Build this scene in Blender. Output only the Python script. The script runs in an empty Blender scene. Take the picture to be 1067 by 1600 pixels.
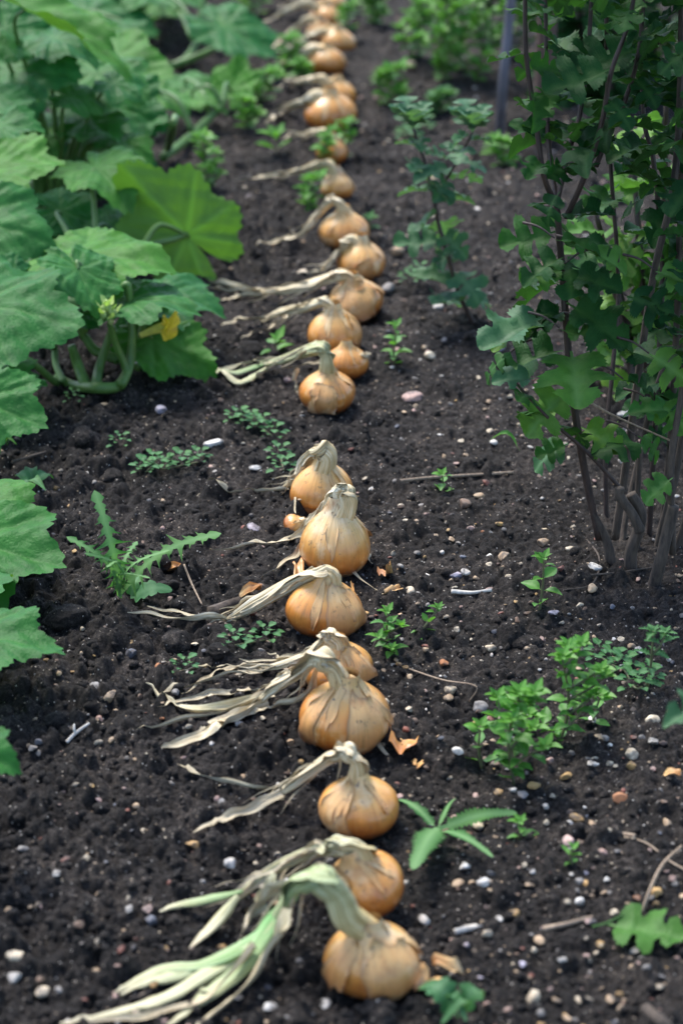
import bpy, bmesh, math, random
import numpy as np
from mathutils import Vector, Matrix

# ------------------------------------------------------------------ camera, light, exposure
S = bpy.context.scene
COL = S.collection
FPX = 85.0 / 36.0 * 1600.0                 # focal length in photograph pixels (1067 x 1600)
PITCH = math.atan(1700.0 / FPX)
CAM_H = 1.267
cam_d = bpy.data.cameras.new('camera')
cam = bpy.data.objects.new('camera', cam_d)
COL.objects.link(cam)
S.camera = cam
cam.location = (0, 0, CAM_H)
cam.rotation_euler = (math.pi / 2 - PITCH, 0, 0)
cam_d.sensor_fit = 'VERTICAL'
cam_d.sensor_height = 36
cam_d.lens = 85
cam_d.clip_start = 0.05
cam_d.clip_end = 500
cam_d.dof.use_dof = True
cam_d.dof.focus_distance = 2.85
cam_d.dof.aperture_fstop = 4.7

SUN_EL, SUN_AZ = math.radians(58), math.radians(-35)     # azimuth measured from +Y towards +X
world = bpy.data.worlds.new('World')
S.world = world
world.use_nodes = True
wn = world.node_tree
sky = wn.nodes.new('ShaderNodeTexSky')
sky.sky_type = 'NISHITA'
sky.sun_disc = False
sky.sun_elevation = SUN_EL
sky.sun_rotation = SUN_AZ
sky.air_density = 1.0
sky.dust_density = 1.5
wn.links.new(sky.outputs[0], wn.nodes['Background'].inputs[0])
wn.nodes['Background'].inputs[1].default_value = 0.1
sun_d = bpy.data.lights.new('sun', 'SUN')
sun = bpy.data.objects.new('sun', sun_d)
COL.objects.link(sun)
sun_d.energy = 1.5
sun_d.angle = math.radians(24)
sun_d.color = (1.0, 0.96, 0.9)
sdir = Vector((math.sin(SUN_AZ) * math.cos(SUN_EL), math.cos(SUN_AZ) * math.cos(SUN_EL), math.sin(SUN_EL)))
sun.rotation_euler = sdir.to_track_quat('Z', 'Y').to_euler()
sun.location = sdir * 20
S.view_settings.view_transform = 'Standard'
S.view_settings.look = 'None'
S.view_settings.gamma = 1
S.view_settings.exposure = 2.0

random.seed(7)
rng = np.random.default_rng(7)
sin, cos, pi = math.sin, math.cos, math.pi

# ------------------------------------------------------------------ pixel of the photograph -> place in the garden
CT, ST = cos(PITCH), sin(PITCH)
def ray(px, py):
    u, v = px - 533.5, py - 800.0
    return Vector((u, FPX * CT - v * ST, -FPX * ST - v * CT)) / FPX
def gp(px, py, z=0.0):
    r = ray(px, py)
    t = (z - CAM_H) / r.z
    return Vector((0, 0, CAM_H)) + r * t
def up(px, py, Y):
    r = ray(px, py)
    return Vector((0, 0, CAM_H)) + r * (Y / r.y)
def scale_at(p):
    return FPX / (p.y * CT + (CAM_H - p.z) * ST)      # pixels per metre at p

# ------------------------------------------------------------------ numeric helpers
def vnoise(x, y, seed):
    r = np.random.default_rng(seed)
    tab = r.random((256, 256))
    xi, yi = np.floor(x).astype(int), np.floor(y).astype(int)
    fx, fy = x - xi, y - yi
    fx, fy = fx * fx * (3 - 2 * fx), fy * fy * (3 - 2 * fy)
    a = tab[xi % 256, yi % 256]; b = tab[(xi + 1) % 256, yi % 256]
    c = tab[xi % 256, (yi + 1) % 256]; d = tab[(xi + 1) % 256, (yi + 1) % 256]
    return (a + (b - a) * fx) * (1 - fy) + (c + (d - c) * fx) * fy - 0.5
def worley(x, y, seed, warp=.25):
    r = np.random.default_rng(seed)
    ox, oy, rad = r.random((256, 256)), r.random((256, 256)), .28 + .5 * r.random((256, 256)) ** 1.5
    x = x + warp * 2 * vnoise(x * 1.7, y * 1.7, seed + 50); y = y + warp * 2 * vnoise(x * 1.9, y * 1.9, seed + 51)
    xi, yi = np.floor(x).astype(int), np.floor(y).astype(int)
    best = np.zeros_like(x)
    for dx in (-1, 0, 1):
        for dy in (-1, 0, 1):
            i, j = (xi + dx) % 256, (yi + dy) % 256
            R = rad[i, j]
            d2 = (x - xi - dx - ox[i, j]) ** 2 + (y - yi - dy - oy[i, j]) ** 2
            np.maximum(best, np.sqrt(np.clip(1 - d2 / (R * R), 0, 1)) * R, out=best)
    return best
def sn(V, seed, freq=1.0, n=5):
    r = np.random.default_rng(seed)
    out = np.zeros(len(V))
    for i in range(n):
        k = r.normal(size=3) * freq
        out += np.sin(V @ k + r.random() * 6.28)
    return out / n
def arr(P):
    return np.array([tuple(p) for p in P], float)
def spline(P, n):
    P = arr(P)
    if len(P) == 2:
        t = np.linspace(0, 1, n)[:, None]
        return P[0] * (1 - t) + P[1] * t
    Q = np.vstack([2 * P[0] - P[1], P, 2 * P[-1] - P[-2]])
    out = []
    m = len(P) - 1
    for s in np.linspace(0, m, n):
        i = min(int(s), m - 1); t = s - i
        a, b, c, d = Q[i:i + 4]
        out.append(0.5 * (2 * b + (c - a) * t + (2 * a - 5 * b + 4 * c - d) * t * t + (3 * b - 3 * c + d - a) * t ** 3))
    return np.array(out)
def unit(v):
    return v / (np.linalg.norm(v) + 1e-12)

class MB:
    def __init__(s):
        s.V, s.F, s.U, s.A, s.T, s.C, s.n = [], [], [], [], [], [], 0
    def add(s, V, F, U=None, vein=None, tint=None, col=None):
        m = len(V)
        s.V.append(np.asarray(V, float))
        n = s.n
        s.F += [tuple(i + n for i in f) for f in F]
        s.U.append(np.zeros((m, 2)) if U is None else np.asarray(U, float))
        s.A.append(np.zeros(m) if vein is None else np.broadcast_to(np.asarray(vein, float), (m,)))
        s.T.append(np.zeros(m) if tint is None else np.broadcast_to(np.asarray(tint, float), (m,)))
        s.C.append(np.broadcast_to(np.asarray((1, 1, 1) if col is None else col, float), (m, 3)))
        s.n += m
        return s
    def build(s, name, mat, parent=None, smooth=True, base=None, flat_sharp=False):
        V = np.vstack(s.V)
        if parent is not None:
            base = ORG[parent.name]
        if base is None:
            base = Vector((V[:, 0].mean(), V[:, 1].mean(), V[:, 2].min()))
        base = Vector(base)
        V = V - np.array(base)
        me = bpy.data.meshes.new(name)
        me.from_pydata(V.tolist(), [], s.F)
        li = np.zeros(len(me.loops), dtype=np.int32)
        me.loops.foreach_get('vertex_index', li)
        uv = me.uv_layers.new(name='UVMap')
        uv.data.foreach_set('uv', np.vstack(s.U)[li].ravel())
        for nm, dat in (('vein', s.A), ('tint', s.T)):
            a = me.attributes.new(nm, 'FLOAT', 'POINT')
            a.data.foreach_set('value', np.concatenate(dat))
        c = me.attributes.new('stone', 'FLOAT_COLOR', 'POINT')
        cc = np.vstack(s.C)
        c.data.foreach_set('color', np.hstack([cc, np.ones((len(cc), 1))]).ravel())
        me.polygons.foreach_set('use_smooth', [smooth] * len(me.polygons))
        me.materials.append(mat)
        me.update()
        o = bpy.data.objects.new(name, me)
        COL.objects.link(o)
        if parent is not None:
            o.parent = parent
        else:
            o.location = base
        ORG[o.name] = base
        return o
ORG = {}
def thing(name, label, cat, loc, group=None):
    o = bpy.data.objects.new(name, None)
    COL.objects.link(o)
    o.location = loc
    o.empty_display_size = 0.03
    ORG[o.name] = Vector(loc)
    return tag(o, label, cat, group)
def tag(o, label, cat, group=None):
    o['label'] = label
    o['category'] = cat
    if group:
        o['group'] = group
    return o

def grid_faces(rows, cols, flip=False):
    if flip:
        return [f[::-1] for f in grid_faces(rows, cols)]
    return [(i * cols + j, i * cols + j + 1, (i + 1) * cols + j + 1, (i + 1) * cols + j) for i in range(rows - 1) for j in range(cols - 1)]
def frames(P):
    T = np.gradient(P, axis=0)
    T /= np.linalg.norm(T, axis=1)[:, None] + 1e-12
    ref = np.array([0, -1, 0.2]) if abs(T[0][2]) > 0.8 else np.array([0, 0, 1.0])
    N = [unit(ref - T[0] * (ref @ T[0]))]
    for i in range(1, len(P)):
        n = N[-1] - T[i] * (N[-1] @ T[i])
        N.append(unit(n))
    N = np.array(N)
    return T, N, np.cross(T, N)
def tube(P, R, n=10, res=None, ridge=0.0, flat=None, seed=0, cap=True):
    """swept tube; P control points, R radii at them; flat = squash of the cross-section at them"""
    res = res or max(6, len(P) * 5)
    Q = spline(P, res)
    tt = np.linspace(0, 1, res)
    r = np.interp(tt, np.linspace(0, 1, len(R)), R)
    fl = np.ones(res) if flat is None else np.interp(tt, np.linspace(0, 1, len(flat)), flat)
    T, N, B = frames(Q)
    ph = np.linspace(0, 2 * pi, n + 1)
    rr = random.Random(seed)
    a1, a2, a3 = (rr.random() * 6 for _ in range(3))
    rg = np.full(res, ridge) if np.isscalar(ridge) else np.interp(tt, np.linspace(0, 1, len(ridge)), ridge)
    V, U = [], []
    L = np.concatenate([[0], np.cumsum(np.linalg.norm(np.diff(Q, axis=0), axis=1))])
    for i in range(res):
        k = 1 + rg[i] * (np.sin(3 * ph + a1 + tt[i] * 5) * .5 + np.sin(5 * ph + a2 - tt[i] * 7) * .4 + np.sin(9 * ph + a3 + tt[i] * 3) * .3 + (np.sin(17 * ph + a1 * 3 + 3 * sin(tt[i] * 9)) * .2 * sin(tt[i] * 11 + a2) + np.sin(26 * ph + a2 * 2 - 4 * sin(tt[i] * 6)) * .16 * sin(tt[i] * 15 + a3) if n > 28 else 0))
        k[-1] = k[0]
        V.append(Q[i] + (N[i] * (np.cos(ph) * k * r[i] * fl[i])[:, None]) + (B[i] * (np.sin(ph) * k * r[i])[:, None]))
        U.append(np.column_stack([ph / (2 * pi), np.full(n + 1, L[i])]))
    V = np.vstack(V); U = np.vstack(U)
    F = grid_faces(res, n + 1)
    if cap:
        V = np.vstack([V, Q[0], Q[-1]]); U = np.vstack([U, [0.5, 0], [0.5, L[-1]]])
        c0, c1, b = len(V) - 2, len(V) - 1, (res - 1) * (n + 1)
        F += [(c0, j + 1, j) for j in range(n)] + [(c1, b + j, b + j + 1) for j in range(n)]
    return V, F, U, tt
def ribbon(P, width, seed, curl=0.5, res=None, tip=0.12, twist=0.9, wob=0.0014):
    """a dry or green strap leaf lying along P"""
    rr = random.Random(seed)
    res = res or max(14, len(P) * 9)
    Q = spline(P, res)
    tt = np.linspace(0, 1, res)
    Q = Q + np.column_stack([wob * np.sin(tt * 17 + seed), wob * np.sin(tt * 13 + seed * 2), wob * .7 * np.sin(tt * 21 + seed * 3)]) * np.minimum(1, tt * 4)[:, None]
    T = np.gradient(Q, axis=0); T /= np.linalg.norm(T, axis=1)[:, None] + 1e-12
    side = np.cross(T, np.array([0, 0.35, 1.0])); side /= np.linalg.norm(side, axis=1)[:, None] + 1e-12
    nor = np.cross(side, T)
    tw = twist * np.sin(tt * rr.uniform(2, 5) + rr.random() * 6) + rr.uniform(-.3, .3)
    w = width * (np.clip((1 - tt) / 0.5, 0, 1) ** 0.7 * (1 - tip) + tip) * (1 + 0.15 * np.sin(tt * 19 + seed))
    cs = np.linspace(-1, 1, 7)
    V, U = [], []
    for i in range(res):
        s_, n_ = side[i] * cos(tw[i]) + nor[i] * sin(tw[i]), nor[i] * cos(tw[i]) - side[i] * sin(tw[i])
        c = curl * (1 + .5 * sin(tt[i] * 9 + seed))
        zz = c * w[i] * .5 * (cs ** 2) + 0.08 * w[i] * np.sin(cs * 7 + tt[i] * 12 + seed)
        V.append(Q[i] + s_ * (cs * w[i] * .5)[:, None] + n_ * zz[:, None])
        U.append(np.column_stack([(cs + 1) / 2, np.full(7, tt[i] * 0.2)]))
    return np.vstack(V), grid_faces(res, 7), np.vstack(U), np.repeat(tt, 7)

# ------------------------------------------------------------------ materials
def mat(name):
    m = bpy.data.materials.new(name)
    m.use_nodes = True
    nt = m.node_tree
    return m, nt, nt.nodes, nt.links, nt.nodes['Principled BSDF']
def node(nt, typ, **kw):
    n = nt.nodes.new(typ)
    for k, v in kw.items():
        setattr(n, k, v)
    return n
def setin(n, **kw):
    for k, v in kw.items():
        n.inputs[k.replace('_', ' ')].default_value = v
def noise(nt, vec, scale, detail=4, rough=.55, dims='3D'):
    n = node(nt, 'ShaderNodeTexNoise', noise_dimensions=dims)
    setin(n, Scale=scale, Detail=detail, Roughness=rough)
    if vec is not None:
        nt.links.new(vec, n.inputs['Vector'])
    return n
def ramp(nt, fac, stops):
    r = node(nt, 'ShaderNodeValToRGB')
    e = r.color_ramp.elements
    while len(e) < len(stops):
        e.new(0.5)
    for k, (p, c) in enumerate(stops):
        e[k].position = p
        e[k].color = (*c, 1)
    nt.links.new(fac, r.inputs[0])
    return r.outputs[0]
def mix(nt, fac, a, b, mode='MIX'):
    m = node(nt, 'ShaderNodeMix', data_type='RGBA', blend_type=mode)
    for sock, v in ((m.inputs[0], fac), (m.inputs[6], a), (m.inputs[7], b)):
        if isinstance(v, (int, float)):
            sock.default_value = v
        elif isinstance(v, tuple):
            sock.default_value = (*v, 1)
        else:
            nt.links.new(v, sock)
    return m.outputs[2]
def attr(nt, name, out='Fac'):
    a = node(nt, 'ShaderNodeAttribute', attribute_name=name)
    return a.outputs[out]
def math_(nt, op, a, b=0.0):
    m = node(nt, 'ShaderNodeMath', operation=op)
    for i, v in enumerate((a, b)):
        if isinstance(v, (int, float)):
            m.inputs[i].default_value = v
        else:
            nt.links.new(v, m.inputs[i])
    return m.outputs[0]
def bump(nt, h, strength, dist, bsdf):
    b = node(nt, 'ShaderNodeBump')
    setin(b, Strength=strength, Distance=dist)
    nt.links.new(h, b.inputs['Height'])
    nt.links.new(b.outputs[0], bsdf.inputs['Normal'])
    return b

def make_soil():
    m, nt, N, L, B = mat('garden soil')
    pos = node(nt, 'ShaderNodeNewGeometry').outputs['Position']
    a = noise(nt, pos, 9, 5, .6)
    b = noise(nt, pos, 150, 5, .75)
    c = noise(nt, pos, 520, 5, .75)
    base = ramp(nt, b.outputs[0], [(.32, (.0056, .0049, .0045)), (.47, (.0140, .0122, .0112)), (.58, (.030, .0265, .0243)), (.72, (.082, .073, .067))])
    grain = ramp(nt, c.outputs[0], [(.38, (.35, .34, .33)), (.52, (1, 1, 1)), (.66, (2.3, 2.2, 2.1))])
    dry = ramp(nt, a.outputs[0], [(.32, (.62, .58, .56)), (.48, (1, .97, .93)), (.62, (2.0, 1.88, 1.76))])
    col = mix(nt, 1.0, mix(nt, 1.0, base, grain, 'MULTIPLY'), dry, 'MULTIPLY')
    vo = node(nt, 'ShaderNodeTexVoronoi'); setin(vo, Scale=330.0)
    L.new(pos, vo.inputs['Vector'])
    sp = node(nt, 'ShaderNodeSeparateColor'); L.new(vo.outputs['Color'], sp.inputs[0])
    grit = math_(nt, 'MULTIPLY', math_(nt, 'GREATER_THAN', sp.outputs[0], .955), math_(nt, 'LESS_THAN', vo.outputs['Distance'], .36))
    col = mix(nt, grit, col, mix(nt, sp.outputs[1], (.30, .22, .14), (.42, .40, .37)))
    L.new(col, B.inputs['Base Color'])
    setin(B, Roughness=.85)
    B.inputs['Specular IOR Level'].default_value = .28
    bump(nt, c.outputs[0], 1.0, .004, B)
    return m
def make_stone():
    m, nt, N, L, B = mat('stone')
    tc = node(nt, 'ShaderNodeTexCoord').outputs['Object']
    pos = node(nt, 'ShaderNodeNewGeometry').outputs['Position']
    n = noise(nt, pos, 140, 5, .65)
    n2 = noise(nt, pos, 45, 2)
    k = ramp(nt, n.outputs[0], [(.3, (.66, .62, .57)), (.52, (1, 1, 1)), (.75, (1.12, 1.1, 1.06))])
    d = ramp(nt, n2.outputs[0], [(.38, (.78, .70, .62)), (.6, (1, 1, 1))])
    c = mix(nt, 1.0, attr(nt, 'stone', 'Color'), k, 'MULTIPLY')
    c = mix(nt, .7, c, mix(nt, 1.0, c, d, 'MULTIPLY'))
    n3 = noise(nt, pos, 90, 4, .7)
    c = mix(nt, ramp(nt, n3.outputs[0], [(.47, (0, 0, 0)), (.60, (.8, .8, .8))]), c, (.055, .046, .04))
    L.new(c, B.inputs['Base Color'])
    setin(B, Roughness=.7)
    bump(nt, n.outputs[0], .4, .001, B)
    return m
def make_skin(name, loose=False):
    """onion skin: golden, veined from root to neck, paler and papery above"""
    m, nt, N, L, B = mat(name)
    uv = node(nt, 'ShaderNodeUVMap').outputs[0]
    rnd = node(nt, 'ShaderNodeObjectInfo').outputs['Random']
    mp = node(nt, 'ShaderNodeMapping')
    mp.inputs['Scale'].default_value = (60, 1.3, 1)
    L.new(uv, mp.inputs[0])
    off = node(nt, 'ShaderNodeCombineXYZ')
    L.new(math_(nt, 'MULTIPLY', rnd, 37.0), off.inputs[2])
    L.new(off.outputs[0], mp.inputs['Location'])
    veins = noise(nt, mp.outputs[0], 1.0, 3, .5)
    obj = node(nt, 'ShaderNodeTexCoord').outputs['Object']
    ob2 = node(nt, 'ShaderNodeVectorMath', operation='ADD')
    L.new(obj, ob2.inputs[0]); L.new(off.outputs[0], ob2.inputs[1])
    blot = noise(nt, ob2.outputs[0], 26, 4, .6)
    fine = noise(nt, ob2.outputs[0], 120, 4, .6)
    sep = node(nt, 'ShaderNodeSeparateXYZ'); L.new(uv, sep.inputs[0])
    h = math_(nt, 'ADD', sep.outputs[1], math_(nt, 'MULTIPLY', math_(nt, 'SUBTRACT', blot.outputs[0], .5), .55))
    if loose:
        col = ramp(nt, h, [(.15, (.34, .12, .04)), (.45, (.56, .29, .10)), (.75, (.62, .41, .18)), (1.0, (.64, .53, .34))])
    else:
        col = ramp(nt, h, [(.06, (.13, .036, .010)), (.24, (.36, .115, .022)), (.44, (.58, .25, .055)), (.66, (.66, .37, .115)), (.86, (.66, .45, .20)), (1.0, (.64, .52, .32))])  # rust brown root end, deepened in colour for the shade under the bulb
    col = mix(nt, ramp(nt, veins.outputs[0], [(.48, (0, 0, 0)), (.66, (.4, .4, .4))]), col, mix(nt, 1.0, col, (.66, .52, .40), 'MULTIPLY'))
    ml = node(nt, 'ShaderNodeMapping'); ml.inputs['Scale'].default_value = (38, .55, 1)
    L.new(uv, ml.inputs[0]); L.new(off.outputs[0], ml.inputs['Location'])
    ln = noise(nt, ml.outputs[0], 1.0, 2, .4)
    lines = ramp(nt, math_(nt, 'ABSOLUTE', math_(nt, 'SUBTRACT', ln.outputs[0], .5)), [(.0, (.5, .5, .5)), (.018, (0, 0, 0))])
    col = mix(nt, lines, col, (.24, .15, .05))
    pale = ramp(nt, blot.outputs[0], [(.56, (0, 0, 0)), (.66, (.55, .55, .55))])
    col = mix(nt, pale, col, (.66, .5, .3))
    col = mix(nt, rnd, mix(nt, 1.0, col, (1.08, 1.1, 1.15), 'MULTIPLY'), mix(nt, 1.0, col, (1.0, .88, .72), 'MULTIPLY'))
    bl2 = noise(nt, ob2.outputs[0], 17, 5, .65)
    col = mix(nt, ramp(nt, bl2.outputs[0], [(.56, (0, 0, 0)), (.68, (.7, .7, .7))]), col, (.34, .12, .035))
    stain = ramp(nt, fine.outputs[0], [(.63, (0, 0, 0)), (.74, (.75, .75, .75))])
    col = mix(nt, stain, col, (.30, .16, .08))
    if loose:
        col = mix(nt, math_(nt, 'MULTIPLY', attr(nt, 'tint'), .22), col, (.62, .46, .23))
        col = mix(nt, math_(nt, 'MULTIPLY', attr(nt, 'vein'), .65), col, (.20, .11, .06))
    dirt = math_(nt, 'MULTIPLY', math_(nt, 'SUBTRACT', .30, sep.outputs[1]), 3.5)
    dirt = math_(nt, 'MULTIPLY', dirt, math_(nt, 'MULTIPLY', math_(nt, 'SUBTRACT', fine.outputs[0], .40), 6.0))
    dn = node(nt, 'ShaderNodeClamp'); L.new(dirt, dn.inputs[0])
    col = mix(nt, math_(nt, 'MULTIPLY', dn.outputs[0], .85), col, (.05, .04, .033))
    L.new(col, B.inputs['Base Color'])
    setin(B, Roughness=.3 if not loose else .42)
    B.inputs['Specular IOR Level'].default_value = .45
    B.inputs['Coat Weight'].default_value = .3 if not loose else .1
    B.inputs['Coat Roughness'].default_value = .2
    B.inputs['Subsurface Weight'].default_value = .08
    B.inputs['Subsurface Radius'].default_value = (.006, .003, .001)
    B.inputs['Subsurface Scale'].default_value = 1.0
    hh = math_(nt, 'ADD', math_(nt, 'MULTIPLY', veins.outputs[0], .8), math_(nt, 'MULTIPLY', fine.outputs[0], .5))
    bump(nt, hh, .16, .001, B)
    return m
def make_straw():
    """dry onion tops: pale, streaked lengthwise with grey and brown; 'tint' = how green it still is"""
    m, nt, N, L, B = mat('dry onion leaf')
    uv = node(nt, 'ShaderNodeUVMap').outputs[0]
    pos = node(nt, 'ShaderNodeNewGeometry').outputs['Position']
    mp = node(nt, 'ShaderNodeMapping'); mp.inputs['Scale'].default_value = (24, 9, 1)
    L.new(uv, mp.inputs[0])
    add = node(nt, 'ShaderNodeVectorMath', operation='ADD')
    sc = node(nt, 'ShaderNodeVectorMath', operation='SCALE'); sc.inputs['Scale'].default_value = 8
    L.new(pos, sc.inputs[0]); L.new(mp.outputs[0], add.inputs[0]); L.new(sc.outputs[0], add.inputs[1])
    st = noise(nt, add.outputs[0], 1.0, 5, .65)
    bl = noise(nt, pos, 32, 3, .6)
    dry = ramp(nt, st.outputs[0], [(.27, (.15, .10, .06)), (.37, (.42, .31, .17)), (.48, (.62, .52, .33)), (.62, (.74, .69, .55))])
    dry = mix(nt, ramp(nt, bl.outputs[0], [(.48, (0, 0, 0)), (.66, (.6, .6, .6))]), dry, mix(nt, 1.0, dry, (.82, .78, .72), 'MULTIPLY'))
    gr = ramp(nt, st.outputs[0], [(.3, (.045, .16, .035)), (.5, (.11, .29, .08)), (.7, (.24, .42, .17))])
    dry = mix(nt, math_(nt, 'MULTIPLY', attr(nt, 'vein'), .85), dry, mix(nt, 1.0, dry, (1.12, .80, .46), 'MULTIPLY'))
    tint = attr(nt, 'tint')
    col = mix(nt, tint, dry, gr)
    L.new(col, B.inputs['Base Color'])
    setin(B, Roughness=.6)
    B.inputs['Specular IOR Level'].default_value = .35
    bump(nt, st.outputs[0], .9, .002, B)
    return m
def make_leaf(name, top, alt, under, veincol, rough=.5, transl=.25, spec=.5, bumpy=.5, vein_k=.6, edge=None):
    m, nt, N, L, B = mat(name)
    pos = node(nt, 'ShaderNodeTexCoord').outputs['Object']
    geo = node(nt, 'ShaderNodeNewGeometry')
    n = noise(nt, pos, 38, 4, .6)
    n2 = noise(nt, pos, 260, 3, .6)
    c = mix(nt, attr(nt, 'tint'), top, alt)
    c = mix(nt, 1.0, c, ramp(nt, n.outputs[0], [(.3, (.68, .72, .72)), (.7, (1.28, 1.22, 1.15))]), 'MULTIPLY')
    v = math_(nt, 'MULTIPLY', attr(nt, 'vein'), vein_k)
    c = mix(nt, v, c, veincol)
    u_ = mix(nt, math_(nt, 'MULTIPLY', attr(nt, 'vein'), .5), under, tuple(min(1, q * 1.8) for q in under))
    c = mix(nt, geo.outputs['Backfacing'], c, u_)
    L.new(c, B.inputs['Base Color'])
    setin(B, Roughness=rough)
    B.inputs['Specular IOR Level'].default_value = spec
    bump(nt, n2.outputs[0], bumpy, .0012, B)
    tr = node(nt, 'ShaderNodeBsdfTranslucent')
    tc = mix(nt, 1.0, c, (1.5, 1.9, .7), 'MULTIPLY')
    L.new(tc, tr.inputs[0])
    ms = node(nt, 'ShaderNodeMixShader')
    ms.inputs[0].default_value = transl
    L.new(B.outputs[0], ms.inputs[1]); L.new(tr.outputs[0], ms.inputs[2])
    L.new(ms.outputs[0], N['Material Output'].inputs[0])
    return m
def make_bark(name, c0, c1, scale=60, rough=.7):
    m, nt, N, L, B = mat(name)
    pos = node(nt, 'ShaderNodeTexCoord').outputs['Object']
    mp = node(nt, 'ShaderNodeMapping'); mp.inputs['Scale'].default_value = (1, 1, .22)
    L.new(pos, mp.inputs[0])
    n = noise(nt, mp.outputs[0], scale * 3, 5, .65)
    L.new(ramp(nt, n.outputs[0], [(.32, c0), (.68, c1)]), B.inputs['Base Color'])
    setin(B, Roughness=rough)
    bump(nt, n.outputs[0], .5, .002, B)
    return m

M_soil = make_soil()
M_stone = make_stone()
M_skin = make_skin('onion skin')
M_loose = make_skin('loose onion skin', True)
M_straw = make_straw()
M_squash = make_leaf('squash leaf', (.020, .115, .027), (.05, .17, .02), (.095, .2, .035), (.08, .2, .05), .5, .2, .14, 1.0, .4)
M_squash_stem = make_leaf('squash stem', (.065, .15, .034), (.095, .19, .045), (.065, .15, .034), (.2, .3, .1), .45, .08, .4, .3)
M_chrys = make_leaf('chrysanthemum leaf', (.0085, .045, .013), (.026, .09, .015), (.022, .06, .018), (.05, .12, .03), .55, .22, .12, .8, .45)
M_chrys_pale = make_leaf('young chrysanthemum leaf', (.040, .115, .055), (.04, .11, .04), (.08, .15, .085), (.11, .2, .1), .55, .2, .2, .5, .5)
M_chrys_lit = make_leaf('lit chrysanthemum leaf', (.034, .125, .022), (.10, .20, .026), (.07, .15, .04), (.13, .25, .08), .55, .25, .18, .5, .5)  # brighter copy of the shrub leaf; being lit is put into its colour
M_weed = make_leaf('weed leaf', (.055, .19, .028), (.10, .27, .034), (.10, .22, .05), (.15, .32, .08), .5, .3, .4, .4, .4)
M_herb = make_leaf('blue green herb leaf', (.04, .135, .05), (.055, .16, .045), (.08, .17, .07), (.16, .3, .15), .6, .25, .22, .4, .4)
M_thistle = make_leaf('thistle leaf', (.032, .125, .030), (.065, .165, .036), (.08, .16, .06), (.16, .30, .12), .6, .25, .16, .4, .9)
M_weedstem = make_bark('weed stem', (.06, .07, .03), (.13, .13, .055), 60, .6)
M_cane = make_bark('brown shrub stem', (.022, .013, .011), (.055, .033, .025), 60, .6)
M_bark = make_bark('rough bark', (.028, .021, .017), (.10, .075, .055), 60, .85)
M_twig = make_bark('dry twig', (.16, .11, .075), (.38, .29, .2), 60, .75)
M_white = make_bark('bleached root', (.42, .38, .32), (.68, .63, .55), 60, .7)
M_pole = make_bark('grey pole', (.085, .082, .10), (.13, .126, .155), 20, .6)
M_post = make_bark('red brown post', (.06, .032, .026), (.10, .06, .046), 20, .8)
M_flower = make_leaf('yellow flower', (.70, .50, .09), (.62, .58, .2), (.6, .42, .06), (.5, .5, .12), .5, .35, .3, .3, .4)
M_bud = make_leaf('flower bud', (.30, .42, .14), (.4, .5, .2), (.3, .4, .14), (.4, .5, .2), .5, .2, .3, .3, .4)

# ------------------------------------------------------------------ the soil
CELL = 0.002
GX0, GX1, GY0, GY1 = -1.75, 1.75, 1.5, 6.4
gx = np.arange(GX0, GX1, CELL); gy = np.arange(GY0, GY1, CELL)
GXX, GYY = np.meshgrid(gx, gy)
Hm = 0.030 * vnoise(GXX * 2.1 + 9, GYY * 2.1, 1) + 0.016 * vnoise(GXX * 6, GYY * 6, 2) + 0.010 * vnoise(GXX * 17, GYY * 17, 3)
Hlow = Hm.copy()
patch = vnoise(GXX * 3.5, GYY * 3.5, 4)
left = np.clip(0.62 - (GXX + 0.05) * 1.7, 0.25, 1.0)          # the left of the bed is cloddier than the trodden right
Hm += (0.012 * np.abs(vnoise(GXX * 45, GYY * 45, 5)) + 0.008 * np.abs(vnoise(GXX * 95, GYY * 95, 6))) * (0.7 + patch)
Ny, Nx = Hm.shape
ncr = 19000
cr_r = 0.006 + 0.013 * rng.random(ncr) ** 3.0
cr_x = rng.uniform(GX0 + .03, GX1 - .03, ncr); cr_y = GY0 + .03 + (GY1 - GY0 - .06) * rng.random(ncr) ** 1.3
for k in range(ncr):
    r = cr_r[k]; x = cr_x[k]; y = cr_y[k]
    ii, jj = int((y - GY0) / CELL), int((x - GX0) / CELL)
    lf = left[ii, jj]
    if rng.random() > lf * (0.75 + patch[ii, jj]):
        continue
    w = int(r * 1.3 / CELL) + 1
    i0, i1, j0, j1 = max(0, ii - w), min(Ny, ii + w + 1), max(0, jj - w), min(Nx, jj + w + 1)
    dx = GXX[i0:i1, j0:j1] - x; dy = GYY[i0:i1, j0:j1] - y
    an = np.arctan2(dy, dx)
    rr = r * (1 + .22 * np.sin(an * 2 + k) + .14 * np.sin(an * 3 + k * 1.7) + .1 * np.sin(an * 5 + 2.3 * k))
    q = 1 - (dx * dx + dy * dy) / (rr * rr)
    dome = Hlow[ii, jj] + np.sqrt(np.clip(q, 0, 1)) * r * 1.15
    sub = Hm[i0:i1, j0:j1]
    Hm[i0:i1, j0:j1] = np.where(q > 0, np.maximum(sub, dome), sub)
Hm += .0155 * .6 * worley(GXX / .0155, GYY / .0155, 21) * np.clip(.45 + .8 * left + patch * .5, .2, 1.2)
Hm += .030 * .36 * worley(GXX / .030, GYY / .030, 24) * np.clip(left * 1.1 - .35 + patch * 1.2, 0, 1)
Hm += .0075 * .75 * worley(GXX / .0075, GYY / .0075, 22)
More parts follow.
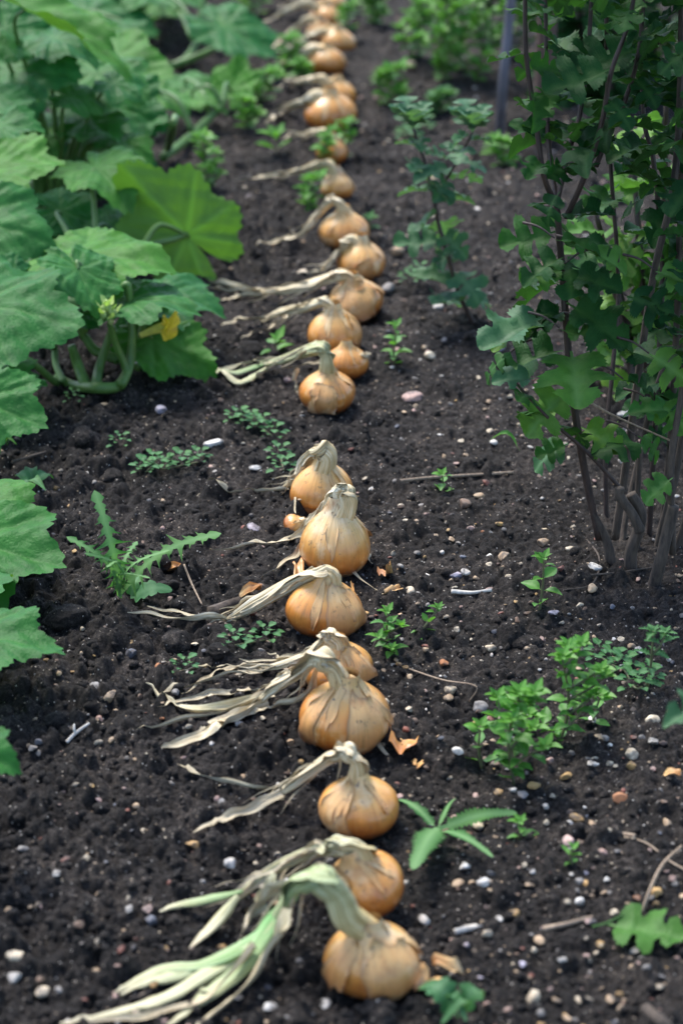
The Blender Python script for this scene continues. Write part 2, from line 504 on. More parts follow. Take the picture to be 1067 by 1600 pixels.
def H(x, y):
    fx = np.clip((np.asarray(x, float) - GX0) / CELL, 0, Nx - 2.001); fy = np.clip((np.asarray(y, float) - GY0) / CELL, 0, Ny - 2.001)
    i, j = fy.astype(int), fx.astype(int)
    a, b = fy - i, fx - j
    return (Hm[i, j] * (1 - b) + Hm[i, j + 1] * b) * (1 - a) + (Hm[i + 1, j] * (1 - b) + Hm[i + 1, j + 1] * b) * a
def G(px, py, dz=0.0):
    """the point of the soil seen at a pixel of the photograph, raised by dz"""
    p = gp(px, py, 0)
    for _ in range(4):
        p = gp(px, py, float(H(p.x, p.y)) + dz)
    return p

def big_mesh(name, V, quads, mat_, smooth=True):
    me = bpy.data.meshes.new(name)
    me.vertices.add(len(V)); me.vertices.foreach_set('co', np.asarray(V, np.float32).ravel())
    k = quads.shape[1]
    me.loops.add(quads.size); me.loops.foreach_set('vertex_index', quads.astype(np.int32).ravel())
    me.polygons.add(len(quads)); me.polygons.foreach_set('loop_start', np.arange(0, quads.size, k, dtype=np.int32))
    me.polygons.foreach_set('use_smooth', np.full(len(quads), smooth))
    me.update(calc_edges=True)
    me.materials.append(mat_)
    o = bpy.data.objects.new(name, me)
    COL.objects.link(o)
    return o
def ground():
    ys = [-80, -30, -8, -2, 0.4, 1.2]
    y = 1.56
    while y < 6.3:
        ys.append(y); y += 0.00105 * y
    ys += [6.6, 7.5, 9, 14, 30, 80, 200]
    ys = np.array(ys)
    nu = 700
    u = np.linspace(-1, 1, nu)
    half = 0.24 + 0.225 * np.clip(ys, 1.5, 6.4)
    X = half[:, None] * u[None, :]; Y = np.repeat(ys[:, None], nu, 1)
    Z = H(X, Y) + .0038 * .8 * worley(X / .0038, Y / .0038, 23) + 0.0012 * vnoise(X * 520, Y * 520, 12)
    far = (ys < 1.5) | (ys > 6.35)
    Z *= (np.clip((1 - np.abs(u)) / .06, 0, 1) * 1.0)[None, :]
    Z *= (np.clip((ys - 1.56) / .05, 0, 1) * np.clip((6.3 - ys) / .25, 0, 1))[:, None]
    Z -= .004 * (1 - np.clip((1 - np.abs(u)) / .06, 0, 1))[None, :]
    Z[far] = -0.004
    ex = [half + 0.5, half + 3, half + 20, half + 150]
    Xf = np.hstack([-np.column_stack(ex)[:, ::-1], X, np.column_stack(ex)])
    Yf = np.repeat(ys[:, None], nu + 8, 1)
    Zf = np.full(Xf.shape, -0.004); Zf[:, 4:-4] = Z
    n0, n1 = Xf.shape
    idx = np.arange(n0 * n1).reshape(n0, n1)
    q = np.stack([idx[:-1, :-1], idx[:-1, 1:], idx[1:, 1:], idx[1:, :-1]], -1).reshape(-1, 4)
    o = big_mesh('soil_ground', np.stack([Xf, Yf, Zf], -1).reshape(-1, 3), q, M_soil)
    o['kind'] = 'structure'
ground()

def ico(sub):
    bm = bmesh.new(); bmesh.ops.create_icosphere(bm, subdivisions=sub, radius=1)
    V = arr([v.co for v in bm.verts]); F = np.array([[v.index for v in f.verts] for f in bm.faces]); bm.free()
    return V, F
ICO = {k: ico(k) for k in (1, 2, 3, 4, 5)}
def rock(seed, sub=3, rough=.18, planes=0, squash=.7):
    V, F = ICO[sub]
    V = V.copy()
    V *= (1 + rough * sn(V, seed, 1.6) + rough * .4 * sn(V, seed + 1, 4.5))[:, None]
    r = np.random.default_rng(seed)
    for _ in range(planes):
        n = unit(r.normal(size=3)); d = r.uniform(.45, .8)
        over = np.maximum(V @ n - d, 0)
        V -= over[:, None] * n * .93
    return V * np.array([1.0, r.uniform(.65, .95), squash]), F
def rotz(V, a):
    c, s = cos(a), sin(a)
    return np.column_stack([V[:, 0] * c - V[:, 1] * s, V[:, 0] * s + V[:, 1] * c, V[:, 2]])
def scatter(name, n, rmin, rmax, power, sub, mat_, tmpl, sink, colour=None, accept=None, smooth=True):
    T = tmpl
    VV, FF, CC, off = [], [], [], 0
    y = 1.62 + 4.6 * rng.random(n) ** 1.7
    x = (rng.random(n) * 2 - 1) * (0.08 + .158 * y)
    z = H(x, y)
    r = rmin + (rmax - rmin) * rng.random(n) ** power
    for k in range(n):
        if accept and not accept(x[k], y[k]):
            continue
        V, F = T[k % len(T)]
        a, b = rng.random() * 6.28, rng.normal() * .6
        W = V.copy()
        cb, sb = cos(b), sin(b)
        W = np.column_stack([W[:, 0], W[:, 1] * cb - W[:, 2] * sb, W[:, 1] * sb + W[:, 2] * cb])
        W = rotz(W, a) * r[k] + np.array([x[k], y[k], z[k] + r[k] * sink])
        VV.append(W); FF.append(F + off); off += len(W)
        if colour is not None:
            CC.append(np.tile(colour(k), (len(W), 1)))
    o = big_mesh(name, np.vstack(VV), np.vstack(FF), mat_, smooth)
    if colour is not None:
        c = o.data.attributes.new('stone', 'FLOAT_COLOR', 'POINT')
        cc = np.vstack(CC)
        c.data.foreach_set('color', np.hstack([cc, np.ones((len(cc), 1))]).ravel())
    o['kind'] = 'stuff'
    return o
def left_bias(x, y):
    return rng.random() < float(np.clip(.75 - (x + .02) * 1.6, .18, 1))
scatter('soil_crumbs', 24000, .0016, .0068, 2.4, 1, M_soil, [rock(100 + k, 2 if k % 2 else 1, .42, 3, .85) for k in range(14)], .2, accept=left_bias)
STONE = dict(white=(.62, .60, .56), cream=(.58, .50, .37), tan=(.45, .33, .21), ochre=(.46, .29, .11), orange=(.40, .17, .07), red=(.22, .075, .05),
             brown=(.17, .11, .075), grey=(.24, .23, .22), slate=(.11, .12, .15), pink=(.44, .30, .26), lilac=(.42, .39, .46))
GRAVEL = ['white', 'cream', 'cream', 'tan', 'tan', 'ochre', 'brown', 'grey', 'grey', 'pink', 'slate', 'red', 'brown', 'pink', 'tan']
def gravel_col(k):
    return np.array(STONE[GRAVEL[k % 15]]) * rng.uniform(.55, 1.1)
scatter('gravel', 7500, .0012, .0058, 2.2, 2, M_stone, [rock(200 + k, 2, .30, 9, .55) for k in range(14)], .5, gravel_col,
        accept=lambda x, y: rng.random() < np.clip(.6 + x * .9, .3, 1), smooth=False)

LAND = []           # (pixel x, pixel y, words) landmarks that stones are described by
OCC = []            # (x, y, radius) taken places
# ------------------------------------------------------------------ onions
PROFILE = np.array([(0.03, -.02), (.12, -.03), (.26, .02), (.40, .12), (.48, .24), (.50, .36), (.47, .48), (.39, .59), (.29, .675), (.20, .745), (.145, .82), (.11, .92)])
def bulb_shell(W, seed, tall, t0=0, t1=1, a0=0, a1=2 * pi, rows=44, cols=72, off=0.0, jag=0.0, fs=0, tongue=False):
    """a piece of an onion's skin between heights t0..t1 and angles a0..a1; returns local V, F, U"""
    prof = spline(np.column_stack([PROFILE, np.zeros(len(PROFILE))]), 200)[:, :2]
    rr = random.Random(seed)
    p1, p2, p3, p4 = (rr.random() * 6.28 for _ in range(4))
    rf = random.Random(fs)
    q1, q2, q3, q4 = (rf.random() * 6.28 for _ in range(4))
    full = abs(a1 - a0 - 2 * pi) < 1e-6
    ee = np.linspace(-1, 1, cols)
    V, U = [], []
    for i in range(rows):
        f = i / (rows - 1)
        t = t0 + (t1 - t0) * f
        if full:
            aa, tv = np.linspace(a0, a1, cols), np.full(cols, t)
        else:
            hw = (a1 - a0) / 2
            w = (.12 + .88 * f ** .6 if tongue else .75 + .25 * sin(f * pi)) * (1 + .16 * sin(f * 5 + q1) + .05 * sin(f * 15 + q2) + .025 * sin(f * 37 + q3))
            aa = (a0 + a1) / 2 + hw * w * ee + .12 * sin(f * 5 + q4) * hw
            ev = (f - .5) * 2
            tv = t + (t1 - t0) * .16 * max(0, abs(ev) - .1) * np.sign(ev) * (.7 * np.sin(ee * 1.6 + q1) + .2 * np.sin(ee * 4.3 + q2) + .08 * np.sin(ee * 13 + q3))
        tv = np.clip(tv, 0, 1)
        r = np.interp(tv, np.linspace(0, 1, 200), prof[:, 0]); z = np.interp(tv, np.linspace(0, 1, 200), prof[:, 1])
        z = np.where(z > .36, .36 + (z - .36) * tall, z)
        k = 1 + .04 * np.sin(aa * 2 + p1) + .028 * np.sin(aa * 3 + p2 + t * 2) + .005 * np.sin(aa * 11 + p3 + np.sin(t * 6) * 1.5) + .003 * np.sin(aa * 23 + p4 + 2 * np.sin(t * 4))
        o_ = 0
        if off:
            lift = max(0.0, (f - .5) * 2) ** 4 * (0 if tongue else 1) + max(0.0, (.5 - f) * 2) ** 4 * .9
            ed = np.clip((np.abs(ee) - .7) / .3, 0, 1) ** 2
            o_ = off * (.5 + .4 * np.sin(aa * 6 + q4) * np.sin(t * 14 + q1) + 1.6 * lift * (1 + .5 * np.sin(ee * 4 + q2)) + 1.6 * ed * np.clip(np.sin(f * 9 + q3), -.2, 1))
        rad = r * k * W + o_
        V.append(np.column_stack([rad * np.cos(aa), rad * np.sin(aa), z * W + .012 * W * np.sin(aa + p4)]))
        U.append(np.column_stack([aa / (2 * pi), z * .98 + .02]))
    V, U = np.vstack(V), np.vstack(U)
    if full:
        for i in range(rows):
            V[i * cols + cols - 1] = V[i * cols]
    return V, grid_faces(rows, cols), U
def drop_path(pts, zs, z1, dz=.004):
    """pixels falling from height zs to z1 above the soil"""
    n = len(pts)
    out = []
    for k, (px, py) in enumerate(pts):
        t = k / max(1, n - 1)
        z = zs + (z1 - zs) * (t ** .75 if zs > z1 else t)
        q = gp(px, py, z)
        hz = float(H(q.x, q.y)) + dz
        out.append(gp(px, py, max(z, hz)) if k < n - 1 or z1 > .02 else G(px, py, dz))
    return out
def onion(seed, c, wpx, neck, droop, leaves, label, tall=1.0, tilt=(0, 0), nk=1.0, green=0.0, flaps=(), lw=.011):
    cx, cy = c
    z0 = .0
    p = gp(cx, cy, .03)
    W = wpx / scale_at(p)
    p = gp(cx, cy, .36 * W)
    gz = float(Hlow[int((p.y - GY0) / CELL), int((p.x - GX0) / CELL)]) * .6
    p = gp(cx, cy, .36 * W + gz)
    base = Vector((p.x, p.y, gz - .0))
    root = thing('onion', label, 'onion', base, 'onions laid along the row')
    OCC.append((p.x, p.y, W * .55))
    Rm = Matrix.Rotation(tilt[0], 3, 'Y') @ Matrix.Rotation(tilt[1], 3, 'X')
    Rn = np.array(Rm)
    mid = np.array([0, 0, .36 * W])
    def T_(V):
        return (V - mid) @ Rn.T + mid + np.array(base)
    tall *= .9 + .05 * (seed * 7 % 5)
    V, F, U = bulb_shell(W, seed, tall)
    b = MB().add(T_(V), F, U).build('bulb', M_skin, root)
    for k, (a0, a1, t0, t1) in enumerate(list(flaps) + [(x_, x_ + 20 + 9 * (seed % 3), .45 + .06 * ((seed + q_) % 4), .93) for q_, x_ in enumerate((205 + seed * 7 % 40, 268 + seed * 11 % 36, 318 + seed * 5 % 30)) if (seed + q_) % 3]):
        tongue = k >= len(flaps)
        rows, cols = 26, 30
        V, F, U = bulb_shell(W, seed, tall, t0, t1, math.radians(a0), math.radians(a1), rows, cols, .0014 if tongue else .0022, 0, seed * 3 + k, tongue)
        e = np.abs(np.tile(np.linspace(-1, 1, cols), rows)); f = np.abs(np.repeat(np.linspace(-1, 1, rows), cols))
        MB().add(T_(V), F, U, vein=np.clip((np.maximum(e, f) - .86) / .14, 0, 1), tint=1.0 if tongue else .3).build('loose_skin', M_loose, root)
    # neck: from inside the shoulder up, over the fold and down to the left
    ztop = (.36 + (.72 - .36) * tall) * W
    ax = T_(np.array([[0, 0, ztop - .10 * W], [0, 0, ztop]]))
    pts = [Vector(ax[0]), Vector(ax[1])]
    for (px, py) in neck:
        pts.append(up(px, py, p.y - .004))
    zf = pts[-1].z
    nn = len(pts)
    if droop:
        d = drop_path([neck[-1]] + list(droop), zf, max(.012, zf * .12))
        pts += d[1:]
    n = len(pts)
    R, FL = [], []
    for k in range(n):
        if k < 2:
            R.append((.18 if k == 0 else .145) * W)
        elif k < nn:
            R.append((.135 - .012 * (k - 2)) * W * nk)
        else:
            R.append(max(.06, .098 - .012 * (k - nn)) * W * nk)
        FL.append(1.0 if k < nn - 1 else (.62 if k == nn - 1 else .68))
    if droop:
        f_ = nn - 1
        pts[f_ + 1:f_ + 1] = [pts[f_].lerp(pts[f_ + 1], .22)]; R[f_ + 1:f_ + 1] = [R[f_] * .92]; FL[f_ + 1:f_ + 1] = [.7]
        pts[f_:f_] = [pts[f_ - 1].lerp(pts[f_], .75)]; R[f_:f_] = [R[f_ - 1] * .95]; FL[f_:f_] = [.85]
        R[-1] *= .55
    rk = random.Random(seed + 77)
    for k in range(3, len(pts)):
        R[k] *= rk.uniform(.78, 1.08)
        FL[k] *= rk.uniform(.75, 1.05)
        if k >= nn:
            pts[k] = pts[k] + Vector((rk.uniform(-1, 1), rk.uniform(-1, 1), rk.uniform(-.6, 1))) * .0035
    RG = [.12] * min(nn, 4) + [.3] * (len(pts) - min(nn, 4))
    V, F, U, tt = tube(pts, R, 56, n * 16, RG, FL, seed)
    ring = np.concatenate([np.repeat(tt, 57), [0, 1]])
    tn = np.clip(.9 - abs(ring - .35) * 1.2, 0, 1) * .10 + green * np.clip(ring * 1.6, 0, 1)
    jit = sn(V, seed, 130, 4) * .0022 + sn(V, seed + 5, 330, 5) * .0009
    V = V + jit[:, None] * unit(np.array([.4, -.6, .5]))
    MB().add(V, F, U, tint=np.clip(tn, 0, 1), vein=np.clip(1.15 - ring * (n - 1) / max(1.6, nn - 1.4), 0, 1)).build('neck', M_straw, root)
    if droop and wpx > 50:
        Q = spline(pts, 60)
        rQ = np.interp(np.linspace(0, 1, 60), np.linspace(0, 1, len(R)), R)
        i0 = int(59 * 1.6 / (len(pts) - 1)); fi = int(59 * (nn - .2) / (len(pts) - 1))
        for j in range(2):
            a_, b_ = (i0, min(59, fi + 8 + 4 * j)) if j == 0 else (max(1, fi - 4), 58)
            sel = Q[a_:b_:4]
            if len(sel) < 4:
                continue
            T_g = np.gradient(sel, axis=0); T_g /= np.linalg.norm(T_g, axis=1)[:, None]
            sd = np.cross(T_g, (0, .35, 1.0)); sd /= np.linalg.norm(sd, axis=1)[:, None]
            nr_ = np.cross(sd, T_g)
            o_ = nr_ * (rQ[a_:b_:4] * (.55 if j else .75))[:, None] + sd * (rQ[a_:b_:4] * rk.uniform(-.7, .3))[:, None]
            V, F, U, t2 = ribbon([Vector(q) for q in sel + o_], rQ[fi] * 1.75, seed * 5 + j, -.75, tip=.35, twist=.35, wob=.001)
            MB().add(V, F, U, tint=green, vein=np.clip(.8 - t2 * 1.6, 0, 1) * (j == 0)).build('dry_sheath', M_straw, root)
        for j in range(8):
            i = rk.randrange(fi, 50)
            q0 = Q[i]; q1 = Q[min(59, i + 7)]; q2 = Q[min(59, i + 15)]
            o1 = np.array([rk.uniform(-.3, .3), rk.uniform(-1, 1), rk.uniform(-.2, .7)]) * .010
            e = q2 + np.array([rk.uniform(-.035, .01), rk.uniform(-.03, .03), 0])
            e[2] = float(H(e[0], e[1])) + .004 + (max(0, q2[2] - .02) * rk.random() * .6)
            V, F, U, t2 = ribbon([Vector(q0), Vector(q1 + o1), Vector(e)], rk.uniform(.002, .0052), seed * 9 + j, .8, 16, .1, 1.4, .002)
            MB().add(V, F, U).build('dry_strand', M_straw, root)
    for k, lf in enumerate(leaves):
        opt = lf[0] if isinstance(lf[0], dict) else {}
        px = lf[1:] if opt else lf
        g = opt.get('g', green)
        zs = opt.get('z', max(.015, pts[-1].z if droop else zf * .7))
        w = opt.get('w', lw) * (W / .08)
        P = drop_path(px, zs, .0, .005)
        if g >= .3:
            V, F, U, t_ = tube(P, [w * .2, w * .46, w * .5, w * .4, w * .08], 14, 34, .16, [.7, .5, .38, .3, .3], seed * 7 + k)
            tt = np.concatenate([np.repeat(t_, 15), [0, 1]])
            V = V + (sn(V, seed + k, 60, 4) * .0012)[:, None]
            cl = np.array([max(0, (H(V[i * 15:(i + 1) * 15, 0], V[i * 15:(i + 1) * 15, 1]) + .003 - V[i * 15:(i + 1) * 15, 2]).max()) for i in range(34)])
            cl = np.convolve(np.pad(cl, 3, 'edge'), np.ones(7) / 7, 'valid')
            V[:34 * 15, 2] += np.repeat(np.maximum(cl, 0) * 1.0, 15); V[-1, 2] += cl[-1]
        else:
            V, F, U, tt = ribbon(P, w, seed * 7 + k, opt.get('c', .55), tip=opt.get('tip', .1))
        V[:, 2] = np.maximum(V[:, 2], H(V[:, 0], V[:, 1]) + .004)
        tn = g * np.clip(1.25 - tt * 1.1, 0, 1) if g else 0.0
        MB().add(V, F, U, tint=tn).build('leaf', M_straw, root)
    return root

onion(11, (582, 1500), 150, [(543, 1432), (528, 1398), (498, 1368)], [(470, 1388), (440, 1425), (405, 1470)],
      [({'g': 1, 'w': .020, 'z': .045}, (462, 1398), (425, 1442), (385, 1500), (330, 1555), (262, 1606)), ({'g': .95, 'w': .017, 'z': .04}, (450, 1412), (415, 1458), (350, 1497), (270, 1530), (190, 1556)),
       ({'g': .55, 'w': .016, 'z': .035}, (440, 1425), (405, 1472), (330, 1520), (230, 1575), (95, 1600)), ({'g': .1, 'w': .013, 'z': .055}, (450, 1420), (430, 1480), (370, 1555), (300, 1612)),
       ({'g': .8, 'w': .014, 'z': .03}, (400, 1480), (330, 1505), (250, 1520), (180, 1552)), ({'g': 0, 'w': .013, 'z': .06}, (470, 1385), (425, 1392), (395, 1430), (375, 1475)),
       ({'g': 0, 'w': .009, 'z': .03}, (400, 1480), (320, 1560), (220, 1590), (130, 1596))],
      'onion nearest the viewer with a thick bent neck and still green leaves', tilt=(-.05, .1), nk=1.15, green=.55, flaps=((262, 350, .12, .84), (190, 238, .34, .88)))
onion(12, (571, 1383), 126, [(566, 1340), (556, 1322), (527, 1320)], [(485, 1335), (425, 1368), (365, 1402)],
      [({'g': .7, 'w': .013, 'z': .03}, (380, 1392), (320, 1408), (285, 1412), (250, 1428)), ({'g': .3, 'w': .014, 'z': .03}, (372, 1400), (340, 1440), (297, 1482)),
       ({'w': .011, 'z': .045}, (430, 1365), (405, 1415), (375, 1462))],
      'orange onion with a torn pink skin directly behind the green leaved onion', tilt=(-.35, .1), nk=.9, green=.25, flaps=((170, 262, .35, .8),))
onion(13, (562, 1260), 122, [(558, 1215), (556, 1190), (541, 1177)], [(510, 1188), (465, 1222), (430, 1245)],
      [({'w': .011}, (440, 1240), (370, 1272), (300, 1300)), ({'w': .007}, (445, 1235), (350, 1222), (275, 1196))],
      'smooth golden onion beside the toothed dandelion rosette, arched pale neck', tilt=(-.04, .05), nk=.82, flaps=((188, 258, .1, .88),))
onion(14, (540, 1120), 138, [(532, 1068), (522, 1045), (500, 1032)], [(470, 1050), (430, 1080), (400, 1105)],
      [({'w': .016}, (415, 1095), (340, 1140), (250, 1170)), ({'w': .012, 'g': .15}, (415, 1088), (330, 1112), (262, 1098), (228, 1066)), ({'w': .010}, (425, 1085), (350, 1112), (215, 1140)),
       ({'w': .011}, (420, 1100), (350, 1125), (290, 1158)), ({'w': .010, 'z': .075}, (500, 1040), (530, 1085), (565, 1130), (612, 1186)), ({'w': .008, 'z': .07}, (498, 1045), (480, 1085), (430, 1105), (395, 1112)),
       ({'w': .007}, (405, 1080), (330, 1085), (245, 1105))],
      'large wrinkled onion with a splayed fan of withered leaves and a strap over its front', tilt=(.06, .08), nk=.95, flaps=((278, 350, .06, .86), (196, 226, .2, .88)), lw=.013)
onion(15, (527, 1043), 110, [(526, 1015), (524, 1002), (512, 994)], [(485, 1018), (445, 1040), (405, 1050)],
      [({'w': .007}, (410, 1048), (340, 1058), (240, 1092)), ({'w': .007}, (420, 1040), (350, 1048), (285, 1084)), ({'w': .006}, (415, 1046), (330, 1044), (255, 1050))],
      'onion mostly hidden behind the wrinkled onion, bunched pale neck', nk=1.0, flaps=((270, 350, .4, .85),))
onion(16, (508, 952), 118, [(517, 915), (514, 900), (500, 893)], [(455, 916), (400, 945), (350, 968)],
      [({'w': .010}, (355, 965), (290, 968), (200, 955)), ({'w': .007}, (355, 968), (300, 962), (232, 948))],
      'round onion with a thick straight white stalk lying to its left', tilt=(.05, .05), nk=1.05, flaps=((276, 356, .1, .88),))
onion(17, (524, 857), 110, [(533, 805), (541, 785), (536, 768)], [(512, 788), (492, 815), (478, 836)],
      [({'w': .009, 'z': .03}, (485, 832), (430, 848), (330, 860)), ({'w': .007, 'z': .03}, (484, 832), (455, 872), (410, 902)), ({'w': .008, 'z': .10}, (537, 775), (526, 815), (524, 860), (526, 903)),
       ({'w': .006, 'z': .035}, (480, 845), (530, 880), (588, 922)), ({'w': .006, 'z': .06}, (556, 835), (572, 860), (580, 882))],
      'tall shouldered onion with a grey shrivelled strap down its front', tall=1.35, tilt=(.02, .03), nk=1.3, flaps=((20, 75, .5, .85),))
onion(18, (504, 770), 96, [(505, 735), (510, 715), (500, 703)], [(478, 722), (462, 748), (447, 766)],
      [({'w': .006}, (450, 765), (390, 768), (310, 776)), ({'w': .007, 'z': .06}, (472, 730), (460, 765), (463, 802))],
      'onion with a curled topknot neck behind the tall shouldered onion', tall=1.3, tilt=(0, .03), nk=1.35, flaps=((225, 300, .2, .45),))
onion(19, (460, 822), 40, [(474, 814), (482, 812)], [], [], 'tiny stray onion bulb lying beside two tall onions', tilt=(.9, .2), nk=.8)
onion(20, (512, 612), 90, [(511, 575), (510, 557), (504, 546)], [(475, 550), (440, 562), (410, 572)],
      [({'g': .8, 'w': .012}, (425, 565), (370, 583), (310, 590)), ({'g': .45, 'w': .011}, (425, 570), (380, 598), (335, 588)), ({'g': 0, 'w': .008}, (420, 572), (400, 590), (370, 604)),
       ({'g': .2, 'w': .008}, (430, 562), (360, 575), (290, 592)), ({'g': 0, 'w': .008, 'z': .05}, (465, 575), (462, 605), (470, 625))],
      'onion with a dark brown skin patch and limp greenish leaves before the gap', nk=.95, green=.35, flaps=((225, 292, .3, .7),))
onion(21, (541, 568), 70, [(545, 552), (552, 550), (566, 556)], [(574, 566)], [({'w': .008, 'z': .03}, (525, 556), (490, 568), (440, 576))],
      'small onion hiding behind the dark patched onion, neck bent right', nk=.8)
onion(22, (522, 521), 86, [(518, 490), (515, 477), (506, 471)], [(472, 482), (440, 490), (410, 499)],
      [({'w': .009}, (415, 497), (375, 500), (345, 508)), ({'w': .007}, (450, 490), (430, 510), (375, 530))],
      'flattened onion with a thin arched neck, third back from the gap', nk=.75, tilt=(0, .04), flaps=((320, 352, .3, .8),))
onion(23, (554, 471), 90, [(548, 443), (542, 433), (526, 430)], [(485, 443), (445, 455), (405, 458)],
      [({'w': .014}, (410, 456), (345, 446), (318, 440)), ({'w': .010}, (410, 460), (370, 466), (345, 470)), ({'w': .010}, (410, 455), (360, 455), (322, 448))],
      'big onion whose long straw stalk reaches the squash leaves', nk=.9, tilt=(-.12, .05), flaps=((240, 330, .3, .8),))
onion(24, (564, 410), 80, [(557, 384), (551, 374), (540, 379)], [(525, 398), (515, 415), (500, 426)], [({'w': .008}, (505, 425), (485, 428), (468, 426))],
      'orange onion set a little right of its neighbours, before the yellow onion', nk=.85, flaps=((250, 300, .25, .6),))
onion(25, (537, 362), 78, [(535, 330), (530, 318), (520, 313)], [(500, 335), (480, 358), (458, 374)], [({'w': .009}, (460, 372), (430, 378), (400, 384))],
      'yellow onion with a slanted white stalk behind the outlying onion', nk=.85, tall=1.1)
onion(26, (526, 294), 54, [(521, 272), (517, 260), (505, 255)], [(470, 265), (430, 275)], [({'w': .010}, (435, 274), (400, 278), (365, 282))],
      'small onion with a long flat straw stalk beside green seedlings', nk=1.1, tall=1.2)
onion(27, (519, 238), 52, [(514, 216), (508, 206), (495, 206)], [(475, 212)], [({'w': .009}, (480, 210), (460, 212), (440, 218))],
      'small pale onion almost smothered by green seedlings', nk=1.0)
onion(28, (516, 177), 80, [(506, 155), (497, 149), (482, 155)], [(460, 166), (442, 177)], [({'w': .010}, (450, 174), (430, 182), (415, 192))],
      'broad red brown onion just past the seedling clump', nk=.9)
onion(29, (528, 150), 58, [(511, 132), (502, 123), (486, 125)], [(460, 131)], [({'w': .010}, (465, 130), (445, 137), (425, 145))],
      'onion tucked behind the broad red brown onion', nk=1.1)
onion(30, (510, 96), 62, [(500, 78), (490, 73), (477, 83)], [(462, 95)], [({'w': .010}, (468, 90), (450, 98), (435, 100))],
      'squat pale onion with a white fold, far along the row', nk=1.0)
onion(31, (528, 67), 54, [(515, 52), (505, 48), (490, 55)], [(470, 66), (450, 78)], [({'w': .011}, (468, 62), (445, 72), (428, 78))],
      'shiny plain orange onion far along the row beside a tilted straw stalk', nk=.9)
onion(32, (500, 50), 44, [(492, 34), (486, 28), (474, 34)], [(455, 48), (438, 62)], [({'w': .010}, (450, 52), (435, 66), (425, 76))],
      'pale papery onion overlapped by the shiny orange onion', nk=1.0)
onion(33, (508, 27), 50, [(495, 12), (485, 5), (470, 6)], [(450, 18), (430, 28)], [({'w': .012}, (440, 22), (420, 34), (400, 46))],
      'second onion from the far end of the row', nk=1.0)
onion(34, (519, 6), 46, [(508, -10), (498, -14), (485, -8)], [(465, 2)], [({'w': .010}, (470, 0), (450, 8), (430, 18))],
      'last visible onion at the far end of the row', nk=1.0)
for q in [(600, 1530, 'the green leaved onion'), (600, 1400, 'the torn orange onion'), (562, 1290, 'the arched neck onion'), (540, 1150, 'the wrinkled onion'), (508, 975, 'the white stalked onion'),
          (522, 880, 'the tall shouldered onion'), (500, 790, 'the topknot onion'), (512, 630, 'the dark patched onion'), (565, 500, 'the long stalked onion'), (565, 430, 'the outlying onion'),
          (250, 1160, 'the fan of withered leaves'), (300, 965, 'the white stalk'), (200, 1580, 'the green onion leaves')]:
    LAND.append(q)

# ------------------------------------------------------------------ leaves in general
def half_leaf(prof, cols=(0, .35, .7, 1), fold=.18, curl=.25, wave=.03, seed=0, veinw=.09):
    """flat lobed leaf from a half outline (midrib place m, x, y) along +x, length 1"""
    ts = [-t for t in cols[:0:-1]] + list(cols)
    V, vn = [], []
    for (m, x, y) in prof:
        for t in ts:
            a = abs(t)
            V.append((m + (x - m) * a, y * t, 0))
            vn.append(math.exp(-(abs(y * t) / (veinw * .35)) ** 2) if y > .02 else 1)
    V = np.array(V, float)
    x, y = V[:, 0].copy(), V[:, 1].copy()
    rr = random.Random(seed)
    p1, p2 = rr.random() * 6, rr.random() * 6
    ang = curl * x * 1.6
    if abs(curl) > 1e-3:
        kx = np.sin(ang) / (curl * 1.6); kz = -(1 - np.cos(ang)) / (curl * 1.6)
    else:
        kx, kz = x, 0 * x
    z = kz + fold * np.abs(y) + wave * np.sin(x * 11 + p1 + np.sign(y) * 1.3) * (np.abs(y) * 3) + wave * .8 * np.sin(y * 14 + p2)
    V = np.column_stack([kx, y * (1 - .1 * fold), z])
    U = np.column_stack([y + .5, x])
    return V, grid_faces(len(prof), len(ts), True), U, np.array(vn)
def put(V, base, d, n, L, roll=0.0):
    d = unit(np.array(d, float)); n = np.array(n, float)
    s = np.cross(n, d)
    if np.linalg.norm(s) < 1e-4:
        s = np.cross((0.3, 1, .2), d)
    s = unit(s); n = np.cross(d, s)
    if roll:
        s, n = s * cos(roll) + n * sin(roll), n * cos(roll) - s * sin(roll)
    return np.array(base) + (V[:, :1] * d + V[:, 1:2] * s + V[:, 2:3] * n) * L
CHRYS = [(0, 0, .014), (.14, .14, .018), (.18, .13, .10), (.22, .15, .19), (.25, .19, .27), (.27, .25, .34), (.30, .30, .345), (.33, .335, .37), (.35, .38, .345), (.37, .395, .28), (.385, .405, .2), (.40, .41, .085),
         (.44, .45, .09), (.47, .47, .2), (.49, .49, .31), (.51, .53, .40), (.54, .575, .41), (.57, .62, .455), (.59, .675, .43), (.61, .69, .37), (.63, .70, .30), (.66, .685, .2), (.69, .69, .09), (.73, .74, .12),
         (.76, .775, .22), (.79, .82, .235), (.82, .86, .27), (.86, .90, .235), (.89, .925, .18), (.92, .955, .165), (.95, .985, .10), (1, 1.01, .03), (1, 1.0, 0)]
OVATE = [(0, 0, .012), (.12, .12, .015), (.16, .16, .08), (.26, .26, .2), (.4, .4, .27), (.55, .55, .265), (.7, .7, .21), (.85, .85, .12), (.95, .95, .05), (1, 1, 0)]
ROUND = [(0, 0, .02), (.3, .3, .025), (.34, .33, .14), (.44, .42, .28), (.6, .6, .35), (.78, .78, .3), (.92, .92, .16), (1, 1, 0)]
